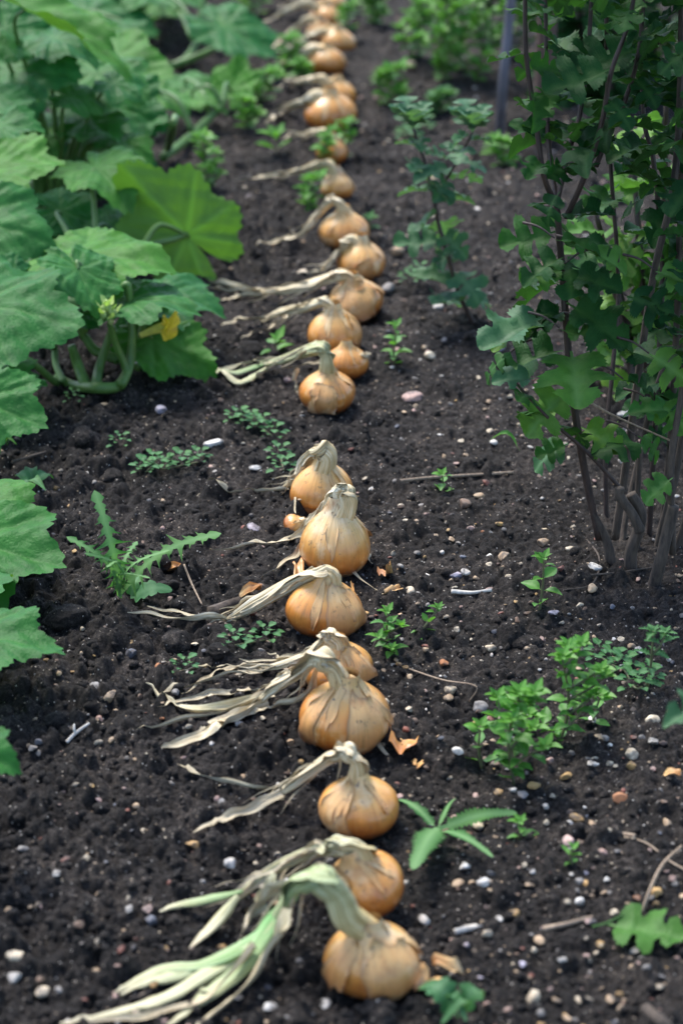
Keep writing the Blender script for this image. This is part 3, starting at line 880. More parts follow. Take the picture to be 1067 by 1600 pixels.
def jagged(nl, wide, deep, seed, taper=0.0, sharp=.05):
    rr = random.Random(seed)
    P = [(0, 0, .02), (.12, .12, .022)]
    for k in range(nl):
        a = .14 + .76 * k / nl; w = .76 / nl
        env = wide * (sin(pi * min(.86, (.18 + a) ** (1 + taper))) ** .7) * rr.uniform(.8, 1.1)
        P += [(a, a, env * (1 - deep)), (a + w * .3, a + w * .1, env * (1 - deep * .45)), (a + w * .55, a + w * .30, env), (a + w * .75, a + w * .66, env * (1 - deep * .55)), (a + w * .9, a + w * .88, env * (1 - deep * .95))]
    P += [(.93, .93, wide * .32), (.97, .975, wide * .2), (1, 1, 0)]
    return P
CHRYS_DEEP = [(m, x, y * (.62 if y < .13 and .3 < m < .7 else (1.08 if .2 < y else 1))) for m, x, y in CHRYS]
def toothed(P):
    out = [P[0]]
    for a, b in zip(P, P[1:]):
        if a[2] > .09 and b[2] > .09 and math.hypot(a[1] - b[1], a[2] - b[2]) > .03:
            out.append((a[0] * .45 + b[0] * .55, (a[1] + b[1]) / 2 * .93 + (a[0] + b[0]) / 2 * .07, (a[2] + b[2]) / 2 * .90))
        out.append(b)
    return out
CHRYS = [(m, x, min(.2, y * 2.1) if y < .13 and .36 < m < .72 else y) for m, x, y in CHRYS]
CHRYS, CHRYS_DEEP = toothed(CHRYS), toothed(CHRYS_DEEP)
def pinnate(nl, wide, seed):
    rr = random.Random(seed)
    P = [(0, 0, .02), (.1, .1, .022)]
    for k in range(nl):
        a = .12 + .78 * k / nl; w = .78 / nl
        e = wide * sin(pi * min(1, .22 + a * .8)) ** .6 * rr.uniform(.6, 1.25)
        P += [(a, a, .024), (a + w * .3, a + w * .3, .034), (a + w * .42, a + w * rr.uniform(.0, .3), e), (a + w * .5, a + w * .42, e * .55), (a + w * .62, a + w * .66, .055), (a + w * .95, a + w * .95, .024)]
    return P + [(.93, .93, .06), (.97, .97, .035), (1, 1, 0)]
T_CHRYS = [half_leaf(CHRYS if k % 3 == 0 else CHRYS_DEEP, fold=f, curl=c, wave=.05, seed=k) for k, (f, c) in enumerate([(.15, .3), (.3, .5), (-.1, .55), (.35, .15), (.05, .8), (.2, -.15), (.45, .6)])]
T_OVATE = [half_leaf(OVATE, (0, .5, 1), f, c, .03, k) for k, (f, c) in enumerate([(.2, .3), (.4, .2), (.1, .5), (.3, -.2)])]
T_ROUND = [half_leaf(ROUND, (0, .5, 1), f, c, .03, k) for k, (f, c) in enumerate([(.2, .3), (.3, .1), (.1, .5)])]

# ------------------------------------------------------------------ squash plants
def squash_leaf_local(seed, fold=.12, droop=.3, wid=1.0, puff=.014):
    rr = random.Random(seed)
    na, nr = 168, 16
    ph = np.linspace(-pi, pi, na + 1)
    lob = [(0, 1.0), (52, .90), (-52, .90), (104, .80), (-104, .80), (148, .66), (-148, .66)]
    lob = [(math.radians(a) + rr.uniform(-.06, .06), l * rr.uniform(.95, 1.05)) for a, l in lob]
    R = np.zeros(na + 1)
    for a, l in lob:
        d = np.abs((ph - a + pi) % (2 * pi) - pi)
        R = np.maximum(R, l * (1 - .25 * np.clip(d / .5, 0, 1.6) ** 1.25))
    R *= np.clip((pi - np.abs(ph)) / .28, 0.10, 1) ** .6
    saw = np.abs(((ph * 22 / pi + .25 * np.sin(ph * 5 + seed)) % 1) - .5) * 2
    R *= 1 - .065 * (1 - saw) + .012 * np.sin(ph * 31 + seed)
    V, vein = [], []
    rings = np.linspace(0, 1, nr) ** .85
    for t in rings:
        x = R * t * np.cos(ph); y = R * t * np.sin(ph) * wid
        z = np.zeros_like(x); vn = np.zeros_like(x)
        rad = np.hypot(x, y)
        for a, l in lob:
            dxa = x * cos(a) + y * sin(a); dya = -x * sin(a) + y * cos(a)
            on = (dxa > 0)
            w = .014 + .020 * (1 - np.clip(dxa, 0, 1))
            vn = np.maximum(vn, np.where(on, np.exp(-(dya / w) ** 2) * np.clip(1.15 - dxa * .8, 0, 1), 0))
            z -= np.where(on, .020 * np.exp(-(dya / .045) ** 2) * np.clip(dxa * 4, 0, 1), 0)
            sv = np.abs(((dxa - np.abs(dya) * .75) * 7.5) % 1 - .5) * 2
            vn = np.maximum(vn, np.where(on & (np.abs(dya) < .28 * l), .42 * np.clip((sv - .86) / .14, 0, 1) * np.clip(rad * 3, 0, 1), 0))
        z += puff * (np.sin(x * 19 + seed) * np.sin(y * 21 + seed * 1.3) + .7 * np.sin(x * 37 + y * 11 + seed) * np.sin(y * 33 - x * 9)) * np.clip(rad * 2, 0, 1)
        z += .08 * rad ** 2 * np.sin(ph * 3 + seed) + .065 * rad ** 2 * np.sin(ph * 7 + seed * 2.1) + .02 * rad ** 3 * np.sin(ph * 13 + seed)
        z += fold * np.abs(y) - droop * .62 * rad ** 2.2 + .05 * np.sin(x * 4.3 + seed) * np.sin(y * 3.9 + seed * 1.7) * np.clip(rad * 2, 0, 1)
        V.append(np.column_stack([x, y, z])); vein.append(vn)
    return np.vstack(V), grid_faces(nr, na + 1, True), np.concatenate(vein)
def squash_leaf(root, seed, b, t, crown=None, wid=1.0, roll=0, fold=.12, droop=.3, tint=None, mat_=None, stalk_r=.0045, sag=.03, label=None):
    """b, t = (px, py, Y) of the stalk joint and of the tip; crown = point where the stalk leaves the plant"""
    B, T = up(*b), up(*t)
    d = T - B
    L = d.length
    dn = np.array(d / L)
    side = np.cross((0, 0, 1), dn); side = unit(side)
    n = np.cross(dn, side)
    V, F, vein = squash_leaf_local(seed, fold, droop, wid)
    W = put(V, B, dn, n, L, math.radians(roll))
    W[:, 2] = np.maximum(W[:, 2], H(W[:, 0], W[:, 1]) + .004)
    rr = random.Random(seed)
    o = MB().add(W, F, None, vein, rr.random() if tint is None else tint).build('leaf', mat_ or M_squash, root)
    if label:
        o['label'] = label
    if crown is not None:
        C = Vector(crown)
        m1 = C.lerp(B, .4) + Vector((0, 0, sag)); m2 = C.lerp(B, .8) + Vector((0, 0, sag * .6)) - Vector(dn) * L * .12
        V, F, U, _ = tube([C, m1, m2, B + Vector((0, 0, -.002))], [stalk_r * 1.25, stalk_r, stalk_r * .8, stalk_r * .6], 8, 18)
        MB().add(V, F, U, tint=rr.random()).build('leaf_stalk', M_squash_stem, o)
    return o
def stem(root, P, R, name='stem', mat_=None, n=8, ridge=.06, seed=1):
    V, F, U, _ = tube(P, R, n, len(P) * 7, ridge, None, seed)
    return MB().add(V, F, U, tint=.5).build(name, mat_ or M_squash_stem, root)

# plant with the flower, in front
c1 = G(158, 603)
Y1 = c1.y
sq1 = thing('squash_plant', 'squash plant with a yellow flower and bud cluster above looping stems', 'plant', c1, 'squash plants along the bed')
OCC.append((c1.x, c1.y, .06))
stem(sq1, [G(88, 588, .012), G(115, 602, .012), G(150, 606, .014), G(185, 603, .016), up(203, 570, Y1), up(207, 520, Y1 + .01), up(203, 480, Y1 + .02)], [.006, .0075, .0085, .008, .007, .0055, .0045])
stem(sq1, [G(150, 605, .014), up(155, 575, Y1), up(168, 535, Y1 + .01), up(177, 510, Y1 + .01)], [.0085, .007, .006, .005])
stem(sq1, [G(190, 602, .014), up(198, 580, Y1 - .01), up(182, 540, Y1 - .01), up(172, 505, Y1 - .02)], [.007, .006, .005, .0045])
stem(sq1, [G(135, 603, .012), up(122, 570, Y1), up(112, 540, Y1)], [.009, .008, .006])
stem(sq1, [up(185, 562, Y1 + .02), up(150, 548, Y1 + .04), up(132, 525, Y1 + .05)], [.008, .007, .006])
stem(sq1, [G(100, 598, .012), up(88, 570, Y1 + .03), up(86, 545, Y1 + .05)], [.006, .005, .005])
stem(sq1, [G(215, 575, .03), up(222, 545, Y1 + .06), up(215, 515, Y1 + .08), up(190, 512, Y1 + .09)], [.006, .005, .004, .004])
K = lambda px, py, dy=0: up(px, py, Y1 + dy)
squash_leaf(sq1, 1, (-30, 478, Y1 - .10), (130, 492, Y1 - .14), K(86, 545, .05), 1.0, 22, .10, .28)
squash_leaf(sq1, 2, (128, 396, Y1 + .10), (266, 404, Y1 + .06), K(132, 520, .05), 1.05, 8, .08, .35)
squash_leaf(sq1, 3, (200, 470, Y1 + .02), (312, 466, Y1 + .0), K(203, 480, .02), .95, 4, .14, .35)
squash_leaf(sq1, 4, (122, 420, Y1 + .02), (163, 488, Y1 - .05), K(150, 500, .04), .9, -10, .2, .4)
squash_leaf(sq1, 5, (245, 462, Y1 + .16), (350, 468, Y1 + .14), K(215, 515, .08), 1.1, 6, .05, .25, tint=.0)
squash_leaf(sq1, 6, (238, 528, Y1 + .06), (338, 578, Y1 + .02), K(215, 545, .06), .8, 24, .15, .3)
squash_leaf(sq1, 7, (-40, 580, Y1 - .12), (82, 598, Y1 - .16), G(90, 600, .01), .9, 2, .12, .3)
squash_leaf(sq1, 8, (-30, 628, Y1 - .30), (70, 655, Y1 - .33), None, 1.05, 34, .06, .3)
squash_leaf(sq1, 9, (100, 500, Y1 + .03), (158, 505, Y1 + .01), K(132, 530, .05), .9, 5, .2, .3, tint=0)
squash_leaf(sq1, 10, (20, 430, Y1 + .05), (80, 470, Y1 + .05), K(86, 545, .05), .9, 25, .1, .3, tint=0)
squash_leaf(sq1, 12, (225, 500, Y1 + .10), (250, 556, Y1 + .06), None, .9, 35, .1, .3, tint=.2)
fl = MB()
Pf = K(252, 512, .03)
for k in range(5):
    a = k * 1.2566
    V, F, U, vn = half_leaf(OVATE, (0, .5, 1), .35, -.7, .12, k)
    V = V * np.array([1, 1.5, 1])
    fl.add(put(V, Pf, (cos(a) * .35 + .8, sin(a) * .5 - .2, cos(a + 1) * .5 + .1), (cos(a) * .8 - .4, sin(a), .5), .038), F, U, vn, .3 * (k % 2))
fl.add(*tube([Pf + Vector((-.03, 0, -.012)), Pf + Vector((-.012, 0, -.004)), Pf + Vector((.008, 0, .002))], [.004, .006, .009], 10, 8)[:3], tint=1).build('flower', M_flower, sq1)
bd = MB()
Pb = K(168, 490, -.03)
for k in range(11):
    a = k * 2.4
    q = Pb + Vector((cos(a) * .012 * (k / 9), sin(a) * .010 * (k / 9), .014 - .002 * k))
    V, F = rock(300 + k, 2, .1, 0, 1.5)
    bd.add(V * .0048 + np.array(q), F.tolist(), tint=k / 11)
    V, F, U, vn = half_leaf(OVATE, (0, .5, 1), .3, -.3, .05, k)
    bd.add(put(V, q, (cos(a), sin(a), .8), (-cos(a), -sin(a), 1), .018), F, U, vn, .6)
bd.build('flower_bud', M_bud, sq1)
LAND.append((180, 610, 'the looping squash stems'))

# the plant behind it with the upturned leaf
c2 = G(120, 470)
Y2 = c2.y
sq2 = thing('squash_plant', 'squash plant showing one big upturned leaf from its pale underside', 'plant', c2, 'squash plants along the bed')
stem(sq2, [G(60, 480, .01), G(110, 475, .012), G(160, 470, .012), up(180, 440, Y2)], [.01, .011, .010, .008])
K = lambda px, py, dy=0: up(px, py, Y2 + dy)
squash_leaf(sq2, 21, (-40, 345, Y2 - .22), (88, 372, Y2 - .24), K(60, 460), 1.05, 30, .08, .28)
squash_leaf(sq2, 22, (-20, 268, Y2 - .05), (106, 246, Y2 - .06), K(70, 440), .95, 22, .1, .25)
# seen from below: joint at lower right, tip up to the left, top side facing away
squash_leaf(sq2, 23, (292, 368, Y2 + .10), (178, 262, Y2 + .10), K(222, 388, .02), .78, 112, -.10, .10, tint=.9, label='upturned leaf showing its bright green underside')
squash_leaf(sq2, 24, (150, 262, Y2 + .15), (200, 300, Y2 + .05), K(150, 440), .8, 10, .2, .4)
squash_leaf(sq2, 25, (95, 330, Y2 + .15), (175, 345, Y2 + .15), K(120, 450), 1., 25, .05, .3, tint=0)
squash_leaf(sq2, 26, (200, 360, Y2 + .2), (290, 400, Y2 + .18), K(150, 440), 1., 25, .05, .3, tint=0)
squash_leaf(sq2, 27, (268, 400, Y2 + .12), (318, 418, Y2 + .10), K(180, 440), .8, 15, .1, .3, tint=.6)
stem(sq2, [K(150, 450), K(205, 400, .0), K(232, 384, .03), K(268, 375, .06), K(292, 366, .09)], [.007, .006, .006, .006, .005])
stem(sq2, [K(96, 470), K(104, 430), K(106, 400), K(125, 370, .02)], [.006, .006, .005, .004])
stem(sq2, [K(20, 470), K(40, 420), K(60, 400)], [.006, .006, .005])

# third plant, with the long folded leaf
c3 = G(90, 330)
Y3 = c3.y
sq3 = thing('squash_plant', 'squash plant with a long folded leaf over blue green rounded leaves', 'plant', c3, 'squash plants along the bed')
K = lambda px, py, dy=0: up(px, py, Y3 + dy)
stem(sq3, [G(20, 335, .01), G(80, 335, .012), G(140, 325, .012)], [.01, .012, .01])
squash_leaf(sq3, 31, (40, 12, Y3 - .1), (226, 118, Y3 - .2), K(70, 300), .36, -2, .5, .1, tint=.8)
squash_leaf(sq3, 32, (15, 105, Y3 - .05), (132, 104, Y3 - .1), K(60, 310), 1., 26, .05, .3, tint=0)
squash_leaf(sq3, 33, (150, 112, Y3 + .05), (152, 176, Y3 - .08), K(110, 300), .95, 0, .05, .35, tint=.3)
squash_leaf(sq3, 34, (-10, 155, Y3 - .22), (60, 152, Y3 - .24), K(40, 310), .9, 18, .08, .3, tint=.1)
squash_leaf(sq3, 35, (0, 195, Y3 - .3), (66, 192, Y3 - .32), K(40, 310), 1., 18, .08, .3, tint=.1)
squash_leaf(sq3, 36, (175, 165, Y3 + .12), (258, 182, Y3 + .08), K(110, 300), 1.1, 32, .0, .2, tint=0)
squash_leaf(sq3, 37, (172, 206, Y3 + .0), (116, 214, Y3 - .02), K(120, 300), .9, -14, .1, .5, tint=.6)
squash_leaf(sq3, 38, (160, 230, Y3 + .05), (260, 262, Y3 + .05), K(120, 300), .9, 16, .05, .3, tint=0)
squash_leaf(sq3, 39, (10, 45, Y3 + .1), (70, 92, Y3 + .05), K(60, 310), 1.2, 30, .05, .3, tint=0)
squash_leaf(sq3, 40, (225, 212, Y3 + .1), (245, 206, Y3 + .08), None, .8, 10, .1, .6, tint=.8)
squash_leaf(sq3, 41, (180, 95, Y3 + .3), (240, 158, Y3 + .15), K(130, 300), .6, 15, .25, .3, tint=.8)
stem(sq3, [K(60, 330), K(64, 270), K(70, 210), K(55, 150)], [.009, .008, .007, .006])
stem(sq3, [K(110, 325), K(120, 280), K(128, 240), K(150, 215)], [.008, .007, .006, .005])

for k, (a, b) in enumerate([((30, 300), (90, 318)), ((100, 285), (150, 310)), ((20, 240), (80, 262)), ((120, 345), (60, 352)), ((190, 250), (140, 275)), ((60, 225), (120, 240)), ((95, 180), (150, 205)), ((60, 120), (120, 150)), ((210, 195), (165, 240))]):
    squash_leaf(sq3, 240 + k, (*a, Y3 + .12), (*b, Y3 + .05), K(90, 330), 1., 14, .1, .35, tint=.15 * (k % 4))
for k, (a, b) in enumerate([((85, 60), (150, 78)), ((20, 130), (75, 150)), ((110, 150), (165, 165)), ((30, 215), (90, 228)), ((180, 130), (225, 150)), ((5, 70), (55, 84)), ((140, 190), (185, 205)), ((200, 225), (240, 240))]):
    squash_leaf(sq3, 280 + k, (*a, Y3 - .02 - .03 * (k % 3)), (*b, Y3 - .08), K(90, 320), .95, 10 + 6 * (k % 3), .18, .45, tint=.25 * (k % 4))
for k, (a, b) in enumerate([((40, 410), (100, 440)), ((150, 400), (95, 425)), ((170, 350), (215, 375)), ((30, 380), (85, 400))]):
    squash_leaf(sq2, 260 + k, (*a, Y2 + .1), (*b, Y2 + .05), G(120, 470, .01), 1., 14, .1, .35, tint=.15 * (k % 4))

# far trailing plant
c4 = G(290, 103)
Y4 = c4.y
sq4 = thing('squash_plant', 'far squash plant with pale trailing stems reaching towards the onions', 'plant', c4, 'squash plants along the bed')
K = lambda px, py, dy=0: up(px, py, Y4 + dy)
stem(sq4, [G(190, 85, .02), G(225, 98, .02), G(270, 103, .02), up(298, 85, Y4), up(310, 50, Y4 + .05), up(322, -20, Y4 + .1)], [.008, .009, .010, .009, .008, .007])
stem(sq4, [G(270, 103, .02), G(310, 88, .03), G(350, 68, .05)], [.009, .008, .007])
stem(sq4, [G(255, 246, .02), G(290, 220, .02), G(320, 192, .03), G(348, 165, .05)], [.008, .009, .008, .006])
stem(sq4, [G(262, 235, .02), up(270, 200, Y4 - 1.1), up(275, 180, Y4 - 1.1)], [.008, .007, .006])
squash_leaf(sq4, 51, (362, 140, Y4 - .40), (378, 84, Y4 - .35), G(348, 165, .05), .85, 0, .12, .15, tint=1)
squash_leaf(sq4, 52, (352, 42, Y4 - .1), (442, 92, Y4 - .18), G(350, 68, .05), .75, 10, .15, .3, tint=0)
squash_leaf(sq4, 53, (140, 20, Y4 + .1), (245, 40, Y4 + .05), K(240, 90), 1.0, 20, .05, .3, tint=0)
squash_leaf(sq4, 54, (290, 128, Y4 - .35), (338, 148, Y4 - .4), G(330, 185, .03), .8, 10, .1, .3, tint=.4)
squash_leaf(sq4, 55, (180, 40, Y4 + .0), (228, 50, Y4 - .05), K(230, 95), .9, 6, .1, .3, tint=.1)
squash_leaf(sq4, 56, (70, -40, Y4 + .3), (150, -10, Y4 + .3), None, 1., 25, .1, .3, tint=.7)
squash_leaf(sq4, 57, (250, 148, Y4 - .55), (298, 166, Y4 - .6), G(300, 205, .03), .7, 8, .15, .4, tint=.7)
squash_leaf(sq4, 58, (205, 118, Y4 - .3), (270, 152, Y4 - .4), None, .7, 12, .2, .4, tint=.7)
squash_leaf(sq4, 59, (300, 152, Y4 - .5), (352, 158, Y4 - .55), G(348, 165, .05), .7, 8, .15, .5, tint=.9)
squash_leaf(sq4, 60, (230, -15, Y4 + .2), (330, -5, Y4 + .2), K(310, 50), .9, 8, .1, .3, tint=.3)
squash_leaf(sq4, 61, (250, 8, Y4 + .3), (290, 22, Y4 + .25), K(300, 60), .9, 12, .1, .3, tint=.5)

# near plant whose leaves reach in from the left edge
c5 = G(-120, 960)
Y5 = c5.y
sq5 = thing('squash_plant', 'nearest squash plant, its large lit leaves reaching in over bare soil', 'plant', c5, 'squash plants along the bed')
K = lambda px, py, dy=0: up(px, py, Y5 + dy)
stem(sq5, [G(-260, 980, .012), G(-180, 965, .014), G(-110, 955, .014)], [.01, .012, .01])
squash_leaf(sq5, 71, (-45, 848, Y5 + .02), (100, 868, Y5 - .02), K(-120, 940), .92, 24, .06, .25, tint=.3)
squash_leaf(sq5, 72, (-60, 786, Y5 + .14), (72, 812, Y5 + .08), K(-130, 940), .75, 6, .1, .3, tint=.6)
squash_leaf(sq5, 73, (-50, 1000, Y5 - .20), (92, 992, Y5 - .24), K(-120, 960), .72, 14, .06, .25, tint=.2)
squash_leaf(sq5, 74, (-60, 1165, Y5 - .52), (26, 1190, Y5 - .55), K(-120, 990, -.1), .8, 20, .06, .25, tint=.2)
squash_leaf(sq5, 75, (-160, 900, Y5 + .0), (-230, 960, Y5 - .2), K(-140, 950), 1., 10, .06, .25, tint=.2)
LAND.append((40, 950, 'the nearest squash leaves'))

# ------------------------------------------------------------------ chrysanthemum shrubs
def chrys_leaves(mb, Q, t0, t1, step, Lr, seed, tint=(0, .25), lean=(.08, .3, 0), droop=.25):
    """leaves alternating round the stem curve Q"""
    rr = random.Random(seed)
    L = np.concatenate([[0], np.cumsum(np.linalg.norm(np.diff(Q, axis=0), axis=1))])
    s = L[-1] * t0
    a = rr.random() * 6.28
    while s < L[-1] * t1:
        p = np.array([np.interp(s, L, Q[:, k]) for k in range(3)])
        a += 2.4 + rr.uniform(-.35, .35)
        d = np.array([cos(a), sin(a), rr.uniform(-.35, .55) - droop * .4]) + np.array(lean)
        n = np.array([-.5 * cos(a), -.5 * sin(a), 1.0]) + np.array([rr.uniform(-.4, .4), rr.uniform(-.5, .3), 0])
        V, F, U, vn = T_CHRYS[rr.randrange(len(T_CHRYS))]
        ln = rr.uniform(*Lr) * (1 - .25 * (s / L[-1]) ** 3)
        mb.add(put(V, p, d, n, ln, rr.uniform(-.5, .5)), F, U, vn, rr.uniform(*tint) if rr.random() < .75 else rr.uniform(.5, 1))
        s += step * rr.uniform(.7, 1.35)
cs = G(985, 882)
YS = cs.y
shrub = thing('chrysanthemum_shrub', 'tall dark leaved chrysanthemum shrub rising from old cut woody stumps', 'shrub', cs)
OCC.append((cs.x, cs.y, .11))
K = lambda px, py, dy=0: up(px, py, YS + dy)
fo = MB()
def shrub_stem(pts, r0, r1, leaves=None, mat_=None, **kw):
    P = [K(*q) for q in pts]
    R = np.linspace(r0, r1, len(P)) * .64
    V, F, U, _ = tube(P, R, 9, len(P) * 7, .08, None, len(pts))
    MB().add(V, F, U).build('stem', mat_ or M_cane, shrub)
    if leaves:
        t0, t1, step, Lr = leaves
        chrys_leaves(fo, spline(P, 60), t0, t1, step, Lr, int(pts[-1][0] * 7 + pts[-1][1]) + 1000, **kw)
LR = (.046, .092)
shrub_stem([(935, 842, .0), (912, 730, .0), (892, 600, .0), (880, 450, .01), (868, 310, .0)], .0075, .0062, (.62, 1, .020, LR), lean=(0, .1, 0))
shrub_stem([(870, 322, .0), (850, 278, -.02), (838, 200, -.02), (822, 90, -.02), (820, 0, -.02), (822, -160, -.02)], .0055, .0035, (.12, 1, .02, (.04, .062)), lean=(.5, .2, 0))
shrub_stem([(868, 310, .0), (858, 240, .03), (853, 150, .04), (852, 20, .05), (850, -160, .05)], .005, .0032, (.2, 1, .018, (.04, .066)), lean=(.3, .3, 0))
shrub_stem([(870, 312, .0), (890, 230, .03), (905, 180, .06), (920, 60, .08), (928, -140, .1)], .0055, .0035, (.15, 1, .020, LR))
shrub_stem([(884, 340, .0), (915, 270, -.02), (940, 190, -.03), (955, 110, -.03), (985, 20, -.03), (1010, -150, -.04)], .0055, .0035, (.2, 1, .020, LR))
shrub_stem([(930, 260, .05), (955, 200, .05), (975, 160, .05), (1000, 60, .05), (1010, -150, .05)], .005, .0035, (.1, 1, .020, LR))
shrub_stem([(960, 842, .02), (978, 720, .02), (1000, 560, .03), (1022, 420, .04), (1050, 300, .04), (1062, 150, .05), (1066, -160, .05)], .008, .006, (.52, 1, .020, LR), M_bark)
shrub_stem([(1050, 865, -.05), (1048, 720, -.06), (1066, 600, -.06), (1080, 400, -.06), (1090, 100, -.06), (1095, -160, -.06)], .007, .005, (.3, 1, .020, LR), M_bark)
shrub_stem([(1012, 862, .1), (1024, 640, .12), (1034, 420, .14), (1020, 250, .14), (1004, 170, .15), (1000, -100, .16)], .006, .004, (.45, 1, .020, LR))
shrub_stem([(1030, 870, .08), (1050, 640, .10), (1060, 400, .10), (1064, 200, .1), (1075, -150, .1)], .007, .005, (.25, 1, .02, LR), M_bark)
shrub_stem([(948, 860, .14), (946, 700, .16), (958, 560, .18), (965, 430, .2), (950, 200, .2), (945, -120, .2)], .005, .004, (.5, 1, .020, LR))
shrub_stem([(975, 770, -.02), (915, 705, -.03), (858, 655, -.04), (805, 598, -.04)], .004, .0025, (.62, .98, .03, (.045, .065)))
shrub_stem([(1000, 830, -.03), (985, 800, -.03), (968, 776, -.03), (968, 762, -.03)], .010, .009, None, M_bark)
shrub_stem([(985, 900, -.02), (985, 862, -.02), (996, 830, -.02), (1000, 800, -.02), (985, 772, -.02)], .013, .010, None, M_bark)
shrub_stem([(1018, 925, -.05), (1030, 880, -.06), (1042, 830, -.06), (1052, 790, -.06)], .012, .011, None, M_bark)
shrub_stem([(995, 890, .04), (994, 830, .05), (996, 760, .05), (1000, 700, .05)], .006, .005, None, M_bark)
shrub_stem([(1020, 890, .05), (1035, 820, .05), (1055, 740, .05), (1070, 650, .05)], .009, .007, None, M_bark)
shrub_stem([(955, 880, .0), (945, 840, .0), (925, 800, .0)], .010, .007, None, M_bark)
shrub_stem([(1045, 890, .05), (1070, 820, .05), (1090, 740, .05)], .010, .008, None, M_bark)
shrub_stem([(970, 885, .05), (975, 820, .08), (992, 740, .1), (1015, 640, .1), (1040, 560, .1)], .007, .005, (.6, 1, .03, LR), M_bark)
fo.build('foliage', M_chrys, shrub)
def one_leaf(root, b, t, roll, k, mat_, tint, scale=1.0):
    B, T = up(*b), up(*t)
    d = np.array(T - B); L = np.linalg.norm(d)
    V, F, U, vn = T_CHRYS[k]
    side = np.cross((0, 0, 1), d / L); n = np.cross(d / L, unit(side))
    V = V * np.array([1, scale, 1])
    return MB().add(put(V, B, d, n, L, math.radians(roll)), F, U, vn, tint).build('leaf', mat_, root)
Y = YS
for b, t, roll, k, m, ti, s in [((892, 545, Y - .02), (905, 618, Y - .10), 0, 0, M_chrys_lit, .25, 1.35), ((885, 610, Y - .02), (812, 672, Y - .05), -30, 1, M_chrys_lit, .45, 1.1), ((905, 665, Y), (972, 698, Y - .03), 35, 0, M_chrys_lit, .6, 1.1),
                         ((852, 494, Y), (748, 532, Y - .05), -14, 3, M_chrys_pale, .2, .9), ((888, 690, Y + .01), (820, 720, Y), -20, 2, M_chrys_pale, .6, .9), ((1050, 640, Y - .05), (985, 632, Y - .06), -25, 0, M_chrys_lit, 0, 1),
                         ((880, 545, Y + .02), (775, 560, Y + .0), -18, 1, M_chrys, .3, 1), ((1050, 745, Y - .07), (1000, 780, Y - .08), -20, 0, M_chrys_lit, .1, 1.3), ((880, 500, Y), (820, 470, Y), -30, 4, M_chrys, .2, 1),
                         ((875, 300, Y - .03), (835, 345, Y - .05), -10, 4, M_chrys, .1, 1), ((885, 470, Y - .02), (985, 530, Y - .06), 28, 0, M_chrys, .35, 1), ((880, 400, Y - .03), (812, 425, Y - .06), -15, 1, M_chrys, .3, 1),
                         ((890, 430, Y - .03), (970, 440, Y - .06), 25, 0, M_chrys, .2, 1.2), ((1000, 690, Y), (940, 680, Y - .04), -20, 2, M_chrys, .3, 1), ((835, 590, Y - .04), (770, 585, Y - .05), -25, 0, M_chrys_pale, .4, 1)]:
    one_leaf(shrub, b, t, roll, k, m, ti, s)
rs = random.Random(5)
for k, (x, y, ln, dy) in enumerate([(800, 515, 60, 0), (830, 560, 55, .02), (770, 560, 55, .03), (845, 640, 60, .02), (800, 640, 50, 0), (905, 520, 70, -.03), (930, 585, 60, .0), (960, 520, 70, -.02), (1000, 600, 60, -.05), (1040, 560, 60, -.06), (950, 650, 55, .03),
                                    (1020, 690, 55, -.04), (850, 420, 70, -.02), (810, 380, 60, .0), (900, 380, 75, -.05), (950, 400, 70, -.05), (1010, 470, 70, -.05), (870, 350, 60, -.04), (1045, 640, 50, -.04), (865, 700, 50, .0), (900, 450, 70, -.05), (1050, 430, 60, -.06)]):
    if k in (1, 4, 6, 10, 13, 17, 20):
        continue
    sgn = 1 if (x > 890) else -1
    b = up(x - sgn * ln * .45, y - 8, YS + dy)
    t = up(x + sgn * ln * .55, y + rs.uniform(0, 26), YS + dy - rs.uniform(.0, .05))
    d = np.array(t - b); L = np.linalg.norm(d)
    V, F, U, vn = T_CHRYS[k % 7]
    MB().add(put(V, b, d, (rs.uniform(-.4, .4), -.45, 1), L, rs.uniform(-.4, .4)), F, U, vn, rs.random()).build('leaf', M_chrys_lit if k % 3 == 0 else M_chrys, shrub)
    st = min([(0.0, c) for c in []] or [(0, b + Vector((-sgn * .035, .02, .012)))])[1]
    V, F, U, _ = tube([st, b.lerp(st, .5) + Vector((0, 0, .004)), b], [.0018, .0014, .0011], 6, 8)
    MB().add(V, F, U).build('side_twig', M_cane, shrub)
LAND.append((960, 900, 'the shrub stumps'))

c6 = G(1030, 640)
Y6 = c6.y
shrub2 = thing('chrysanthemum_shrub', 'lighter green chrysanthemum shrub partly hidden behind the tall dark shrub', 'shrub', c6)
fo = MB()
for k, (x0, x1, y1) in enumerate([(1000, 930, 330), (1015, 985, 200), (1035, 1040, 150), (1050, 1090, 200), (1060, 1140, 300), (1005, 960, 420), (1080, 1180, 250)]):
    P = [up(x0, 640, Y6 + .05 * (k % 3)), up((x0 + x1) / 2, (620 + y1) / 2, Y6 + .05), up(x1, y1, Y6 + .1 * (k % 2))]
    V, F, U, _ = tube(P, [.006, .005, .003], 8, 18, .08, None, k)
    MB().add(V, F, U).build('stem', M_cane, shrub2)
    chrys_leaves(fo, spline(P, 40), .25, 1, .022, (.06, .09), 500 + k, (.3, .9))
fo.build('foliage', M_chrys_lit, shrub2)

